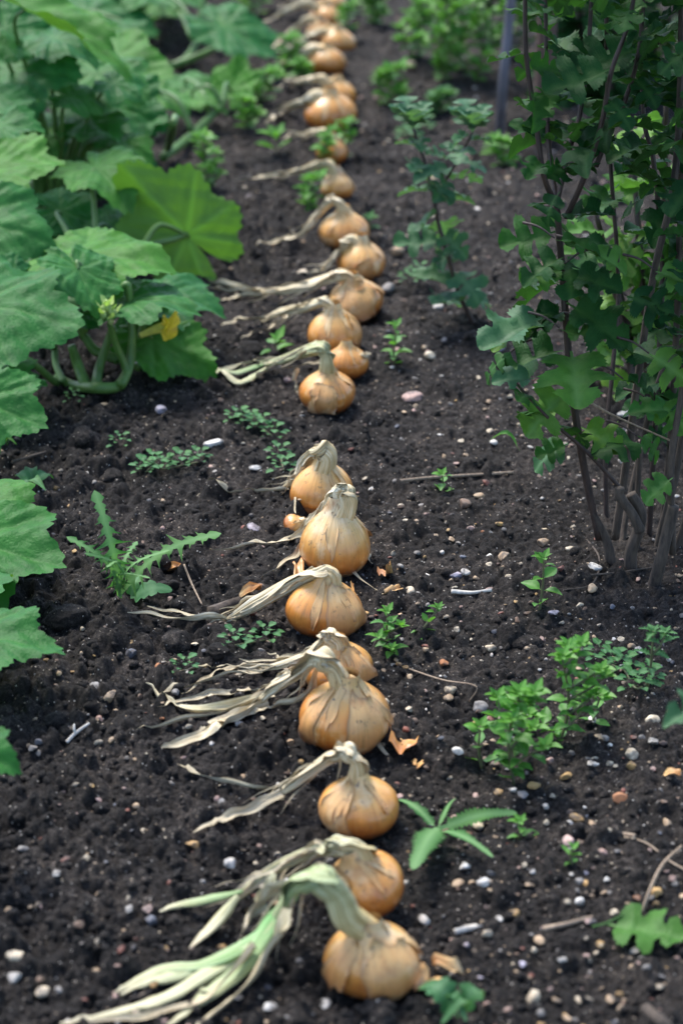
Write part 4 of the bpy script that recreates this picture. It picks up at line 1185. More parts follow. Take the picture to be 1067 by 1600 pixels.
c8 = G(930, 165)
shrub3 = thing('chrysanthemum_shrub', 'added dark shrub filling the gaps behind the post and dark stems', 'shrub', c8)  # added so that its foliage turns the gaps between the stems dark
fo = MB()
for k, (x0, x1, y1) in enumerate([(890, 850, -120), (910, 900, -160), (930, 940, -160), (950, 990, -160), (970, 1040, -140), (985, 1090, -60), (900, 870, 20), (960, 1010, 0), (925, 925, -60), (880, 835, -40)]):
    P = [up(x0, 165, c8.y + .06 * (k % 3)), up((x0 + x1) / 2, (150 + y1) / 2, c8.y + .05), up(x1, y1, c8.y + .1 * (k % 2))]
    V, F, U, _ = tube(P, [.008, .006, .004], 8, 18, .08, None, k)
    MB().add(V, F, U).build('stem', M_cane, shrub3)
    chrys_leaves(fo, spline(P, 40), .08, 1, .017, (.06, .10), 800 + k, (.0, .3))
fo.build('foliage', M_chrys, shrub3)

c7 = G(742, 508)
Y7 = c7.y
young = thing('young_chrysanthemum', 'slender young chrysanthemum with grey green lobed leaves on bare soil', 'plant', c7)
OCC.append((c7.x, c7.y, .03))
fo = MB()
for k, (pts, r, lv) in enumerate([([(742, 510, 0), (718, 460, 0), (700, 400, .0), (685, 350, .01), (678, 312, .01), (662, 250, .02), (645, 200, .02)], (.0042, .0022), (.10, .97, .014, (.045, .078))),
                                  ([(682, 305, .01), (706, 265, -.01), (725, 232, -.02), (738, 205, -.02)], (.0028, .0018), (.3, 1, .013, (.045, .07)))]):
    P = [up(a, b, Y7 + c) for a, b, c in pts]
    V, F, U, _ = tube(P, np.linspace(r[0], r[1], len(P)), 8, len(P) * 6, .06)
    MB().add(V, F, U).build('stem', M_cane, young)
    Q = spline(P, 50)
    chrys_leaves(fo, Q, *lv, 70 + k, (0, .6), (0, -.1, .15))
    for j in range(7):
        a = j * .9
        V, F, U, vn = T_CHRYS[j % 4]
        fo.add(put(V, Q[-1], (cos(a), sin(a), 1.7), (-cos(a), -sin(a), .6), .042 + .012 * (j % 3)), F, U, vn, .1)
fo.build('foliage', M_chrys_pale, young)
LAND.append((745, 520, 'the slender young chrysanthemum'))

# ------------------------------------------------------------------ weeds
def leafy_weed(label, base, h, Lr, seed, mat_=None, nodes=6, branches=0, lean=(0, 0), tmpl=None, rosette=6, name='leafy_weed', group='leafy green weeds', spread=.5, sr=.0016, cat='weed'):
    B = G(*base)
    root = thing(name, label, cat, B, group)
    OCC.append((B.x, B.y, .012))
    rr = random.Random(seed)
    fo, stl = MB(), []
    tm = tmpl or T_OVATE
    def shoot(P0, d, ln, nn, sc, depth):
        P = [P0, P0 + d * ln * .5 + Vector((rr.uniform(-.1, .1) * ln, rr.uniform(-.1, .1) * ln, 0)), P0 + d * ln + Vector((0, 0, .05 * ln))]
        stl.append((P, [sr * sc * 1.2, sr * sc, sr * sc * .6]))
        Q = spline(P, 20)
        a = rr.random() * 3
        for k in range(nn):
            t = (k + .8) / nn * .97
            p = Q[int(t * 19)]
            a += 1.57 + rr.uniform(-.3, .3)
            for s in (0, pi):
                L = rr.uniform(*Lr) * sc * (.75 + .5 * sin(t * pi))
                e = rr.uniform(.0, .6) + t * .3
                V, F, U, vn = tm[rr.randrange(len(tm))]
                fo.add(put(V, p, (cos(a + s), sin(a + s), e), (-cos(a + s) * .6, -sin(a + s) * .6, 1), L, rr.uniform(-.4, .4)), F, U, vn, rr.random() * (.4 + .6 * t))
            if depth and rr.random() < branches / nn:
                b = rr.random() * 6.28
                shoot(Vector(p), Vector((cos(b) * spread, sin(b) * spread, .75)).normalized(), ln * rr.uniform(.35, .6) * (1 - .3 * t), max(2, nn // 2 + 1), sc * .85, depth - 1)
        for k in range(rosette):
            a = k * 2.4
            L = rr.uniform(*Lr) * sc * (.55 + .5 * k / max(1, rosette))
            V, F, U, vn = tm[k % len(tm)]
            fo.add(put(V, Q[-1], (cos(a), sin(a), 1.2 - .15 * k), (-cos(a), -sin(a), 1), L), F, U, vn, .6 + .4 * rr.random())
    d = Vector((lean[0], lean[1], 1)).normalized()
    shoot(B - Vector((0, 0, .004)), d, h, nodes, 1.0, 1)
    for (P, R) in stl:
        V, F, U, _ = tube(P, R, 6, 12)
        MB().add(V, F, U).build('stem', M_weedstem, root)
    fo.build('foliage', mat_ or M_weed, root)
    return root
leafy_weed('bushy bright green weed in front of its twin, tallest on stony soil', (803, 1226), .105, (.016, .028), 1, nodes=7, branches=8, spread=.9, lean=(.02, 0), rosette=8)
leafy_weed('bushy green weed with upright branches just behind the tallest weed', (872, 1168), .105, (.016, .026), 2, nodes=7, branches=8, spread=.9, lean=(0, 0), rosette=8)
leafy_weed('small side seedling left of the two bushy weeds', (752, 1195), .045, (.016, .026), 3, nodes=3, lean=(-.05, 0), rosette=6)
leafy_weed('low green seedling right of the two bushy weeds', (925, 1130), .035, (.016, .024), 4, nodes=3, lean=(.2, 0), rosette=6)
leafy_weed('single stemmed seedling with stacked leaf pairs before the shrub', (842, 952), .066, (.016, .024), 5, nodes=4, lean=(.05, 0), rosette=5)
leafy_weed('little bright seedling beside the long brown stick', (690, 768), .026, (.013, .018), 6, nodes=3, rosette=5)
leafy_weed('upright bright seedling right of the flattened onion', (616, 570), .062, (.016, .024), 7, nodes=6, rosette=5, lean=(.05, 0))
leafy_weed('thin stemmed weed sprawling beside the white stalked onion', (612, 1020), .05, (.012, .020), 8, nodes=5, branches=4, rosette=5, lean=(-.1, .1), spread=1.2)
leafy_weed('thin weed shoot leaning out beside the sprawling weed', (640, 1000), .05, (.010, .016), 9, nodes=4, rosette=5, lean=(.9, .3))
leafy_weed('sparse feathery weed on the stones near the right edge', (1010, 1075), .07, (.014, .022), 10, M_herb, nodes=4, branches=3, rosette=8, lean=(.05, 0), tmpl=[half_leaf(jagged(4, .3, .6, k), (0, .5, 1), .2, .3, .03, k) for k in range(3)])
leafy_weed('tiny seedling beside the tip of the dandelion leaf', (812, 1312), .022, (.012, .018), 12, nodes=2, rosette=5)
leafy_weed('tiny grassy seedling next to the pink stone', (893, 1348), .02, (.008, .012), 13, nodes=3, rosette=3)
leafy_weed('small seedling in the soil left of the small hiding onion', (432, 552), .022, (.02, .032), 14, nodes=2, rosette=4)
leafy_weed('clump of bright seedlings under the squash leaf tips', (318, 300), .10, (.022, .032), 15, nodes=6, branches=5, rosette=6, spread=.9)
leafy_weed('bright weed clump standing before the small pale onion', (508, 262), .06, (.020, .030), 16, nodes=4, branches=4, rosette=6, spread=1.)
leafy_weed('low green weed before the long straw stalk onion', (490, 330), .06, (.02, .03), 17, nodes=4, branches=4, rosette=6, spread=1.)
leafy_weed('small weed rising beside the pale onion on the path side', (540, 250), .07, (.02, .028), 18, nodes=4, branches=2, rosette=5)
leafy_weed('blurred low weed patch right of the outlying onion', (577, 360), .025, (.015, .022), 19, M_herb, nodes=2, rosette=6)
leafy_weed('small weed on the row between straw stalks and squash stems', (415, 160), .06, (.025, .035), 20, nodes=4, branches=4, rosette=6, spread=1.2)
leafy_weed('low weed with broad leaves by the broad red onion stalk', (432, 240), .035, (.03, .05), 21, nodes=2, rosette=5)
leafy_weed('tall bushy weed at the far end beside the onions', (690, 128), .17, (.024, .038), 22, nodes=9, branches=14, rosette=8, spread=.8)
leafy_weed('second tall weed at the far end with dense pale leaves', (650, 92), .15, (.024, .038), 23, nodes=9, branches=14, rosette=8, spread=.8)
leafy_weed('green weed growing between far onions and the tall far weeds', (608, 168), .075, (.03, .045), 24, nodes=5, branches=5, rosette=8, spread=1.2)
leafy_weed('small lime green weed at the foot of the grey pole', (785, 262), .05, (.025, .035), 25, nodes=4, branches=4, rosette=6, spread=1.2)
leafy_weed('weed beside the pole among dark far soil', (745, 130), .17, (.024, .038), 26, nodes=9, branches=14, rosette=8, spread=.8)
leafy_weed('third tall far weed on the side nearer the grey pole', (722, 112), .16, (.024, .038), 31, nodes=9, branches=12, rosette=8, spread=.8)
leafy_weed('low weed before the tall far weeds', (690, 178), .04, (.03, .045), 27, M_herb, nodes=3, branches=3, rosette=8, spread=1.2)
leafy_weed('leafy weed hugging the shiny orange onion', (545, 50), .05, (.025, .035), 28, nodes=3, branches=3, rosette=6)
leafy_weed('straggly weed between the far straw stalks and the trailing squash', (450, 112), .07, (.025, .04), 32, nodes=4, branches=5, rosette=6, spread=1.2)
leafy_weed('soft green weed tuft at the tip of the long flat straw stalk', (385, 205), .06, (.025, .035), 33, nodes=4, branches=5, rosette=6, spread=1.2)
leafy_weed('low leafy weed left of the squat pale onion', (470, 128), .035, (.025, .04), 34, nodes=3, branches=3, rosette=7)
leafy_weed('dark bushy weed at the far end beyond the grey pole', (800, 90), .22, (.03, .045), 36, M_chrys, nodes=8, branches=12, rosette=8, spread=.8)
leafy_weed('dark weed at the far end between pole and tall pale weeds', (748, 60), .2, (.03, .045), 37, M_chrys, nodes=8, branches=12, rosette=8, spread=.8)
leafy_weed('far weed tuft right of the last onions', (585, 40), .09, (.025, .04), 35, nodes=6, branches=7, rosette=7)
leafy_weed('far weed at the top beyond the trailing squash stems', (395, 30), .08, (.03, .045), 29, nodes=4, branches=4, rosette=6)
leafy_weed('far weed among squash leaves at the very back', (255, 40), .12, (.03, .05), 30, nodes=5, branches=5, rosette=6)
LAND += [(820, 1235, 'the tallest bushy weed'), (880, 1180, 'the second bushy weed'), (842, 960, 'the stacked leaf seedling'), (690, 772, 'the little stick seedling'), (616, 578, 'the upright bright seedling'),
         (615, 1030, 'the sprawling weed'), (1010, 1085, 'the feathery weed'), (490, 335, 'the low row weed'), (785, 270, 'the grey pole'), (690, 185, 'the tall far weeds')]

def mat_herb(label, spots, seed, L=(.009, .017)):
    """low creeping herb: flat clustered round leaves"""
    P0 = G(*spots[0])
    root = thing('creeping_herb', label, 'weed', P0, 'creeping blue green herbs')
    rr = random.Random(seed)
    fo = MB()
    for (px, py) in spots:
        p = G(px, py, .006)
        for k in range(13):
            a = k * 2.4
            r = .0032 * math.sqrt(k)
            q = np.array(p) + np.array([cos(a) * r, sin(a) * r, .004 + .001 * (12 - k)])
            V, F, U, vn = T_ROUND[k % 3]
            fo.add(put(V, q, (cos(a), sin(a), .6 - .04 * k), (-cos(a) * .5, -sin(a) * .5, 1), rr.uniform(*L)), F, U, vn, rr.random())
    S_ = [G(px, py, .004) for px, py in spots]
    if len(S_) > 1:
        V, F, U, _ = tube(S_, [.0012] * len(S_), 6, len(S_) * 5)
        MB().add(V, F, U).build('stem', M_weedstem, root)
    fo.build('foliage', M_herb, root)
mat_herb('creeping herb strip by the single white pebble', [(228, 738), (242, 728), (256, 733), (285, 727), (312, 722)], 1)
mat_herb('creeping herb in front of the limp greenish onion leaves', [(372, 658), (390, 662), (408, 668), (428, 684)], 2)
mat_herb('creeping herb patch behind the two bushy weeds', [(940, 1028), (958, 1040), (975, 1048), (992, 1075), (1012, 1068)], 3, (.010, .016))
mat_herb('tiny herb sprig on bare soil behind the creeping strip', [(190, 697)], 4, (.008, .012))
mat_herb('tiny herb sprig under the looping squash stems', [(118, 628)], 5, (.006, .01))
mat_herb('herb tuft growing at the topknot onion', [(438, 715), (444, 735)], 6)
mat_herb('round leaved herb trailing before the white stalk', [(368, 1008), (415, 1000)], 7, (.010, .016))
mat_herb('single three leaved seedling near the red brick bit', [(290, 1050)], 8, (.008, .014))
mat_herb('low herb beside the long stalked onion on the stony side', [(640, 440), (655, 428)], 9)
mat_herb('herb tuft between onions and the slender chrysanthemum', [(660, 200), (640, 215)], 10, (.02, .03))

def rosette_weed(name, label, base, leaves, seed, mat_, prof, wscale=1.0, arch=.03, cat='weed', stem_pts=None):
    B = G(*base)
    root = thing(name, label, cat, B)
    OCC.append((B.x, B.y, .015))
    for k, (tx, ty, dY, w) in enumerate(leaves):
        T = up(tx, ty, B.y + dY)
        T.z = max(T.z, float(H(T.x, T.y)) + .008)
        d = np.array(T - B); L = np.linalg.norm(d)
        V, F, U, vn = half_leaf(prof(seed + k), (0, .5, 1), .12, .05, .03, seed + k, .12)
        V = V * np.array([1, w * wscale, 1])
        x = V[:, 0].copy()
        V[:, 2] += arch / L * np.sin(np.clip(x, 0, 1) * pi) * 1.2
        n = np.array([0, -.35, 1.0])
        W = put(V, B + Vector((0, 0, .004)), d, n, L)
        W[:, 2] = np.maximum(W[:, 2], H(W[:, 0], W[:, 1]) + .0065)
        MB().add(W, F, U, vn, (k * .37) % 1).build('leaf', mat_, root)
    return root
rosette_weed('dandelion', 'toothed dandelion rosette lying right of the smooth golden onion', (683, 1303), [(622, 1250, .05, 1.), (645, 1362, -.10, 1.35), (808, 1282, .03, 1.0), (768, 1338, -.07, .8), (712, 1262, .06, .5)],
             40, M_thistle, lambda s: jagged(14, .115, .36, s, .2), arch=.007)
rosette_weed('sow_thistle', 'spiky sow thistle with long jagged leaves standing on bare soil', (188, 940), [(150, 772, .02, 1.0), (108, 842, .0, .8), (345, 836, .03, .9), (215, 850, .04, .9), (262, 862, .0, .8), (168, 890, -.05, .6), (135, 868, -.03, .5), (232, 905, -.03, .6)],
             60, M_thistle, lambda s: pinnate(8, .17, s), arch=.02)
rosette_weed('seedling', 'dark green strap leaved seedling beside the nearest squash leaf', (52, 772), [(85, 752, .03, 1.), (25, 748, .03, 1.), (72, 770, -.03, .9), (22, 772, -.02, .9), (50, 745, .05, .8)], 80, M_herb, lambda s: OVATE, .8, .015)
rosette_weed('seedling', 'toothed seedling lying behind the thick white stalk', (205, 945), [(270, 950, .0, 1.2), (245, 935, .02, 1.), (222, 935, .03, .9)], 90, M_herb, lambda s: jagged(4, .26, .3, s), 1.0, .01)
rosette_weed('seedling', 'lobed weed leaves in front of the peeling onion base', (715, 1600), [(655, 1572, .03, 1.1), (752, 1566, .03, 1.1), (690, 1604, -.02, 1.), (728, 1600, -.02, .9)], 95, M_herb, lambda s: jagged(4, .3, .35, s), 1.0, .02)
rosette_weed('seedling', 'small strap leaved tuft under the near squash leaf edge', (12, 700), [(32, 690, .02, .8), (2, 680, .02, .8), (28, 706, -.02, .8)], 97, M_weed, lambda s: OVATE, .5, .01)
rosette_weed('grass_blade', 'single bent grass blade lying below the shrub leaves', (812, 712), [(765, 690, .02, .5)], 98, M_weed, lambda s: OVATE, .5, .02, 'grass')
LAND += [(700, 1310, 'the dandelion'), (190, 950, 'the sow thistle'), (715, 1590, 'the front lobed weed')]

# fallen leaf on the soil
def fallen():
    B, T = G(945, 1450, .008), G(1066, 1466, .012)
    root = thing('fallen_leaf', 'lobed green chrysanthemum leaf fallen flat on the pebbly soil', 'leaf', B)
    d = np.array(T - B); L = np.linalg.norm(d)
    V, F, U, vn = half_leaf(CHRYS, (0, .35, .7, 1), .08, .1, .04, 5)
    W = put(V * np.array([1, 1.1, 1]), B + Vector((0, 0, .006)), d, (0, -.15, 1), L)
    W[:, 2] = np.maximum(W[:, 2], H(W[:, 0], W[:, 1]) + .0065)
    MB().add(W, F, U, vn, .2).build('blade', M_chrys_lit, root)
    V, F, U, _ = tube([G(925, 1448, .006), B + Vector((0, 0, .005)), Vector(W[40])], [.0014, .0013, .001], 6, 10)
    MB().add(V, F, U, tint=.5).build('leaf_stalk', M_squash_stem, root)
    LAND.append((1000, 1470, 'the fallen lobed leaf'))
fallen()
def edge_leaf():
    p0, p1 = up(1140, 1090, 1.95), up(1040, 1098, 1.92)
    g = G(1180, 1320)
    root = thing('chrysanthemum_sprig', 'blurred sprig pushing one leaf in at the right edge', 'plant', g)
    V, F, U, _ = tube([g, g.lerp(p0, .5) + Vector((.02, 0, .02)), p0], [.003, .0026, .002], 7, 14)
    MB().add(V, F, U).build('stem', M_cane, root)
    for b, t, r in ((p0, p1, 20), (p0, up(1200, 1040, 1.9), 10), (p0 + Vector((.01, 0, -.03)), up(1190, 1180, 1.8), -20)):
        d = np.array(t - b); L = np.linalg.norm(d)
        V, F, U, vn = T_CHRYS[1]
        V = V * np.array([1, .7, 1])
        MB().add(put(V, b, d, (0, -.6, 1), L, math.radians(r)), F, U, vn, .2).build('leaf', M_chrys_pale, root)
edge_leaf()

# ------------------------------------------------------------------ pole, post, sticks, scraps
def rod(name, label, cat, P, R, mat_, seed=1, ridge=.06, group=None, n=10):
    V, F, U, _ = tube(P, R, n, max(10, len(P) * 7), ridge, None, seed)
    o = MB().add(V, F, U).build(name, mat_, None, base=P[0])
    return tag(o, label, cat, group)
Yp = G(779, 236).y
def pole():
    P = [G(779, 236, -.03), up(785, 140, Yp), up(796, 20, Yp), up(812, -180, Yp)]
    rod('garden_pole', 'thin grey lilac pole pushed into the soil near the far weeds', 'pole', P, [.0095] * 4, M_pole, 1, .0)
    q = G(846, 228)
    o = MB()
    V, F, U, _ = tube([q + Vector((0, 0, -.03)), q + Vector((.002, 0, .2)), q + Vector((.004, 0, .42)), q + Vector((.006, 0, .60))], [.019, .019, .018, .018], 20, 24, .02)
    o.add(V, F, U)
    tag(o.build('wooden_post', M_post, None, base=q), 'reddish brown wooden post glimpsed between the dark shrub stems', 'post')
pole()
def stick(label, pts, r, mat_=M_twig, dz=.003, name='stick', group='dry sticks on the soil', lift=None):
    P = [G(px, py, dz + (lift[k] if lift else 0)) for k, (px, py) in enumerate(pts)]
    return rod(name, label, 'stick', P, list(np.linspace(r, r * .7, len(P))), mat_, len(label), .14, group, 7)
stick('long straight brown stick lying between the gap and the shrub', [(618, 752), (680, 746), (740, 742), (802, 738)], .0028)
stick('short brown stick lying left of the fallen lobed leaf', [(848, 1452), (885, 1444), (925, 1433)], .0030)
stick('thin curved stalk rising past the fallen lobed leaf', [(1003, 1425), (1015, 1390), (1035, 1350), (1064, 1322)], .0018, lift=[0, .01, .02, .02])
stick('thin twig crossing the curved stalk near the right edge', [(975, 1308), (1010, 1318), (1045, 1345), (1075, 1362)], .0014)
stick('kinked straw stalk lying beyond the sprawling weed', [(630, 1042), (690, 1062), (743, 1072), (733, 1096)], .0010, M_twig, lift=[.004, .008, .006, 0])
stick('pale bent twig standing up behind the white stalk', [(288, 882), (300, 912), (316, 945)], .0014, M_twig, lift=[.012, .01, 0])
stick('brown twig beside the strap leaved tuft', [(20, 722), (45, 714), (72, 706)], .0024, M_bark)
stick('white bleached root bit on stones before the shrub', [(705, 924), (735, 926), (768, 922)], .0028, M_white)
stick('pale twig bridging the shrub stems and leaning down', [(905, 620), (960, 650), (1050, 690)], .0016, M_twig, lift=[.22, .19, .14])
stick('broken stem butt at the bottom right corner', [(1010, 1578), (1028, 1592), (1050, 1612)], .006, M_bark, dz=.006)
stick('thin dry stalk lying at the shrub stumps', [(905, 832), (935, 870), (925, 912), (880, 922)], .0014, M_bark)
stick('long thin twig lying at the foot of the stumps', [(900, 900), (960, 895), (1030, 885)], .0015, M_bark)
stick('buff stem piece lying left of the curved stalk', [(940, 1300), (970, 1303), (992, 1306)], .0032, M_twig)
stick('pale wood splinter right of the peeling onion', [(710, 1456), (735, 1450), (755, 1446)], .0034, M_white)
stick('rotting wood chunk lying behind the thick white stalk', [(332, 958), (360, 945), (398, 932)], .0085, M_bark, dz=.006)
def forked():
    P = [G(105, 1160, .004), G(118, 1146, .006), G(140, 1130, .010)]
    root = thing('forked_twig', 'tiny white forked twig lying on dark crumbly soil', 'twig', P[0])
    V, F, U, _ = tube(P, [.0022, .002, .0014], 7, 12, .1)
    MB().add(V, F, U).build('stem', M_white, root)
    V, F, U, _ = tube([P[1], G(116, 1136, .010), G(117, 1131, .012)], [.0017, .0013, .0008], 7, 8, .1)
    MB().add(V, F, U).build('fork', M_white, root)
forked()
def scrap(label, px, py, L, seed, wid=.6, mat_=M_loose, group='torn onion skin scraps'):
    p = G(px, py, .004)
    V, F, U, vn = half_leaf([(0, 0, .1), (.1, .1, .32), (.3, .26, .42), (.5, .5, .38), (.7, .74, .44), (.9, .9, .25), (1, 1, .05)], (0, .4, .8, 1), .6, .7, .12, seed)
    rr = random.Random(seed)
    a = rr.random() * 6.28
    W = put(V * np.array([1, wid, 1.1]), p + Vector((0, 0, L * .16)), (cos(a), sin(a), .15), (rr.uniform(-.5, .5), -.5, 1), L)
    W[:, 2] = np.maximum(W[:, 2], H(W[:, 0], W[:, 1]) + .001)
    o = MB().add(W, F, np.column_stack([U[:, 0], U[:, 1] * .35 + .3 + .12 * (seed % 3)])).build('onion_skin_scrap', mat_, None)
    tag(o, label, 'skin scrap', group)
    OCC.append((p.x, p.y, L * .4))
scrap('orange skin scrap peeling against the nearest onion', 648, 1553, .042, 1, .8)
scrap('pinkish skin scrap just behind the peeling scrap', 675, 1512, .032, 2)
scrap('large coppery skin scrap at the strap tip of the wrinkled onion', 628, 1186, .042, 3, .9)
scrap('red brown skin scrap behind the white stalked onion', 600, 908, .034, 4)
scrap('cream skin scrap beside the round cream pebble', 625, 925, .026, 5)
scrap('brown skin scrap left of the tall shouldered onion', 462, 890, .036, 6, .5)
scrap('small red skin scrap under the tall shouldered onion', 553, 932, .026, 7)
scrap('curled tan skin scrap before the coppery scrap', 650, 1205, .022, 8)
scrap('dark leaf scrap standing by the pale bent twig', 284, 894, .024, 9, .7)
scrap('brown chip at the base of the rotting wood chunk', 408, 925, .03, 10)
scrap('red scrap lying at the very right edge', 1062, 1215, .022, 11)

# ------------------------------------------------------------------ clods and stones
def clod(px, py, wpx, seed, label):
    p = G(px, py)
    r = wpx / scale_at(p) / 2
    V, F = rock(seed, 5, .26, 2, .72)
    V = V * (1 + .08 * sn(V, seed + 3, 7, 8) + .09 * np.abs(sn(V, seed + 4, 15, 8)) + .08 * np.abs(sn(V, seed + 5, 32, 8)))[:, None]
    z = float(H(p.x, p.y))
    o = MB().add(rotz(V, seed) * r + np.array([p.x, p.y, z + r * .02]), F.tolist()).build('soil_clod', M_soil, None)
    tag(o, label, 'clod', 'large soil clods')
    OCC.append((p.x, p.y, r))
for k, a in enumerate([(105, 960, 66, 'large soil clod left of the sow thistle foot'), (343, 988, 44, 'grey soil clod tucked under the end of the white stalk'), (822, 1008, 44, 'dark soil clod alone on the stony side'), (405, 980, 34, 'soil clod between the white stalk and its onion'),
                       (30, 1285, 46, 'soil clod below the lowest squash leaf'), (180, 745, 40, 'flat soil clod beside the creeping herb strip'), (275, 1015, 50, 'soil clod in front of the sow thistle'), (130, 690, 42, 'soil clod below the looping squash stems'),
                       (395, 545, 40, 'soil clod between squash leaf and straw stalks'), (90, 1130, 46, 'soil clod just beyond the white forked twig'), (60, 1340, 44, 'soil clod in the empty front left soil'), (340, 1020, 40, 'soil clod before the trailing round leaved herb'),
                       (255, 880, 38, 'soil clod right of the jagged thistle leaf'), (160, 1270, 40, 'soil clod at the tip of the long drooping leaf'), (700, 1165, 38, 'soil clod left of the side seedling')]):
    clod(a[0], a[1], a[2], 400 + k, a[3])

NAMED = [(335, 695, 28, 'white', 'round'), (252, 643, 22, 'lilac', 'round'), (398, 740, 20, 'white', 'flat'), (397, 828, 26, 'lilac', 'flat'), (645, 625, 36, 'pink', 'flat'), (250, 1047, 20, 'orange', 'angular'), (172, 1100, 28, 'tan', 'round'),
         (725, 793, 22, 'brown', 'round'), (847, 855, 22, 'tan', 'round'), (928, 890, 22, 'white', 'round'), (748, 1112, 28, 'grey', 'round'), (967, 1254, 28, 'orange', 'angular'), (1020, 1165, 20, 'white', 'angular'), (1018, 1127, 22, 'cream', 'round'),
         (985, 1183, 24, 'cream', 'round'), (986, 1201, 22, 'ochre', 'angular'), (886, 1326, 26, 'pink', 'angular'), (726, 1356, 24, 'white', 'angular'), (662, 1445, 24, 'white', 'round'), (831, 1564, 30, 'cream', 'round'), (755, 1402, 22, 'white', 'angular'),
         (715, 1384, 22, 'tan', 'flat'), (361, 1360, 24, 'white', 'angular'), (90, 1387, 16, 'white', 'round'), (21, 1487, 30, 'cream', 'round'), (24, 1532, 26, 'white', 'angular'), (450, 1169, 24, 'tan', 'angular'), (639, 929, 20, 'cream', 'round'),
         (885, 1212, 22, 'ochre', 'angular'), (703, 1083, 22, 'cream', 'round'), (925, 1207, 22, 'white', 'flat'), (900, 1283, 22, 'ochre', 'round'), (1023, 1400, 24, 'ochre', 'angular'), (715, 1200, 20, 'white', 'round'), (700, 1095, 16, 'tan', 'round'),
         (833, 1232, 24, 'ochre', 'flat'), (815, 1248, 28, 'slate', 'flat'), (800, 1258, 14, 'white', 'angular'), (925, 1128, 18, 'white', 'flat'), (935, 1155, 20, 'tan', 'angular'), (787, 875, 26, 'tan', 'angular'), (712, 905, 20, 'lilac', 'angular'),
         (727, 905, 18, 'white', 'angular'), (764, 873, 14, 'white', 'angular'), (893, 865, 20, 'cream', 'flat'), (876, 893, 16, 'red', 'angular'), (905, 895, 22, 'pink', 'flat'), (925, 927, 22, 'tan', 'round'), (864, 973, 18, 'lilac', 'flat'), (714, 990, 16, 'cream', 'round'),
         (766, 1018, 18, 'cream', 'round'), (998, 1020, 18, 'white', 'angular'), (985, 1022, 14, 'tan', 'round'), (959, 1003, 16, 'white', 'angular'), (748, 780, 18, 'tan', 'round'), (450, 598, 14, 'pink', 'round'), (330, 1165, 10, 'white', 'round'), (300, 1330, 24, 'ochre', 'angular'),
         (70, 1555, 30, 'cream', 'flat'), (420, 1583, 24, 'white', 'flat'), (510, 1573, 24, 'white', 'flat'), (155, 1398, 22, 'tan', 'angular'), (232, 1425, 24, 'pink', 'flat'), (203, 1425, 18, 'white', 'angular'), (235, 1446, 26, 'slate', 'round'), (445, 1380, 14, 'white', 'round'),
         (275, 1088, 18, 'grey', 'angular'), (150, 1073, 22, 'grey', 'angular'), (205, 1035, 26, 'slate', 'angular'), (620, 920, 14, 'tan', 'angular'), (690, 1320, 1, 'white', 'round'), (685, 484, 20, 'white', 'round'), (672, 560, 20, 'cream', 'round'), (620, 400, 22, 'tan', 'round'), (605, 455, 24, 'grey', 'round'),
         (475, 433, 22, 'cream', 'round'), (620, 545, 14, 'pink', 'round'), (600, 1510, 1, 'white', 'round'), (760, 1465, 20, 'cream', 'round'), (840, 1473, 22, 'tan', 'flat'), (975, 650, 24, 'white', 'flat'), (770, 700, 14, 'white', 'round'), (690, 870, 10, 'white', 'round'), (735, 830, 12, 'pink', 'round'),
         (805, 1160, 10, 'white', 'round'), (680, 285, 22, 'tan', 'round'), (390, 315, 16, 'lilac', 'round'), (275, 125, 18, 'pink', 'round'), (640, 110, 22, 'tan', 'round'), (815, 1512, 12, 'lilac', 'round'), (780, 1440, 16, 'white', 'flat'), (915, 1368, 10, 'lilac', 'angular'), (905, 1382, 16, 'grey', 'round')]
SHAPE = {'round': ('rounded', 3, .27, 4, .62), 'flat': ('flat', 3, .28, 6, .4), 'angular': ('chipped angular', 3, .2, 12, .68)}
COLNAME = dict(white='white', cream='cream', tan='tan', ochre='ochre', orange='orange', red='brick red', brown='brown', grey='grey', slate='dark slate', pink='dull pink', lilac='pale lilac')
used = set()
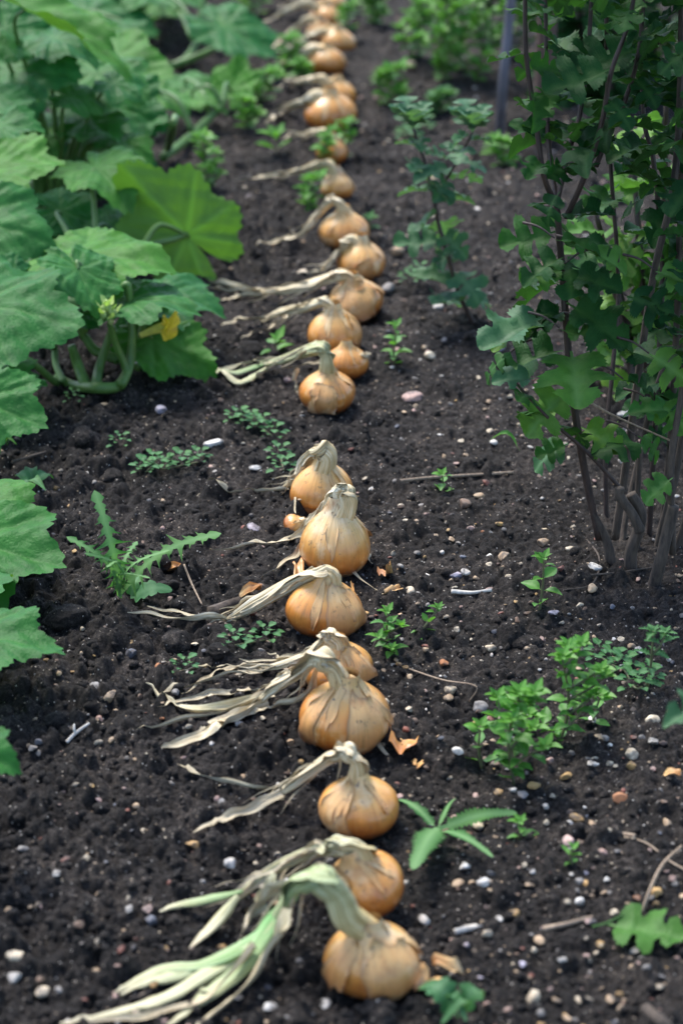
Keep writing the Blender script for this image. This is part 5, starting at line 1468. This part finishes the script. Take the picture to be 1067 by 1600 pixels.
def stone(px, py, wpx, c, shp, k, strict=True):
    p = G(px, py)
    r = wpx / scale_at(p) / 2
    for (ox, oy, orr) in OCC:
        if (p.x - ox) ** 2 + (p.y - oy) ** 2 < (orr + r * .6) ** 2 and not strict:
            return False
    land = min(LAND, key=lambda q: (q[0] - px) ** 2 + (1.8 * (q[1] - py)) ** 2)
    dx, dy = px - land[0], py - land[1]
    dist = math.hypot(dx, dy)
    rel = ('right of' if dx > 0 else 'left of') if abs(dx) > 1.3 * abs(dy) else ('in front of' if dy > 0 else 'behind')
    words = SHAPE[shp][0]
    mm = r * 2000
    size = 'large' if mm > 17 else ('tiny' if mm < 7 else ('small' if mm < 10 else 'medium'))
    far = 'close ' if dist < 70 else ('some way ' if dist < 170 else 'far ')
    lab = f'{size} {COLNAME[c]} {words} stone {far}{rel} {land[2]}'
    if lab in used:
        if not strict:
            return False
        for extra in ('speckled', 'mottled', 'dusty', 'chalky'):
            if lab.replace(' stone', f' {extra} stone') not in used:
                lab = lab.replace(' stone', f' {extra} stone'); break
    used.add(lab)
    V, F = rock(1000 + k, *SHAPE[shp][1:])
    z = float(H(p.x, p.y))
    col = np.array(STONE[c]) * random.uniform(.85, 1.12)
    o = MB().add(rotz(V, k * 1.7) * r * 1.05 + np.array([p.x, p.y, z + .002 + r * SHAPE[shp][4] * .5]), F.tolist(), col=col).build('pebble', M_stone, None, smooth=(shp != 'angular'))
    tag(o, lab, 'stone', 'pebbles scattered over the soil')
    OCC.append((p.x, p.y, r))
    return True
kk = 0
for (px, py, w, c, s) in NAMED:
    if w > 2:
        stone(px, py, w, c, s, kk); kk += 1
cols = ['white', 'cream', 'tan', 'ochre', 'orange', 'red', 'brown', 'grey', 'slate', 'pink', 'lilac']
wts = [5, 6, 6, 3, 2, 1.5, 3, 3, 2, 3, 1.5]
n = tries = 0
while n < 195 and tries < 4000:
    tries += 1
    py = 1590 - 1590 * random.random() ** 1.15
    px = 1060 * random.random() if random.random() < .35 else 560 + 500 * random.random()
    if px < 330 and py < 640: continue
    if px > 930 and 500 < py < 860 and random.random() < .7: continue
    s = (py + 900) / 2450
    w = (8.5 + 14 * random.random() ** 1.7) * s * (1.25 if py < 600 else 1)
    if stone(px, py, w, random.choices(cols, wts)[0], random.choice(['round', 'flat', 'angular', 'angular', 'angular']), kk, False):
        n += 1; kk += 1
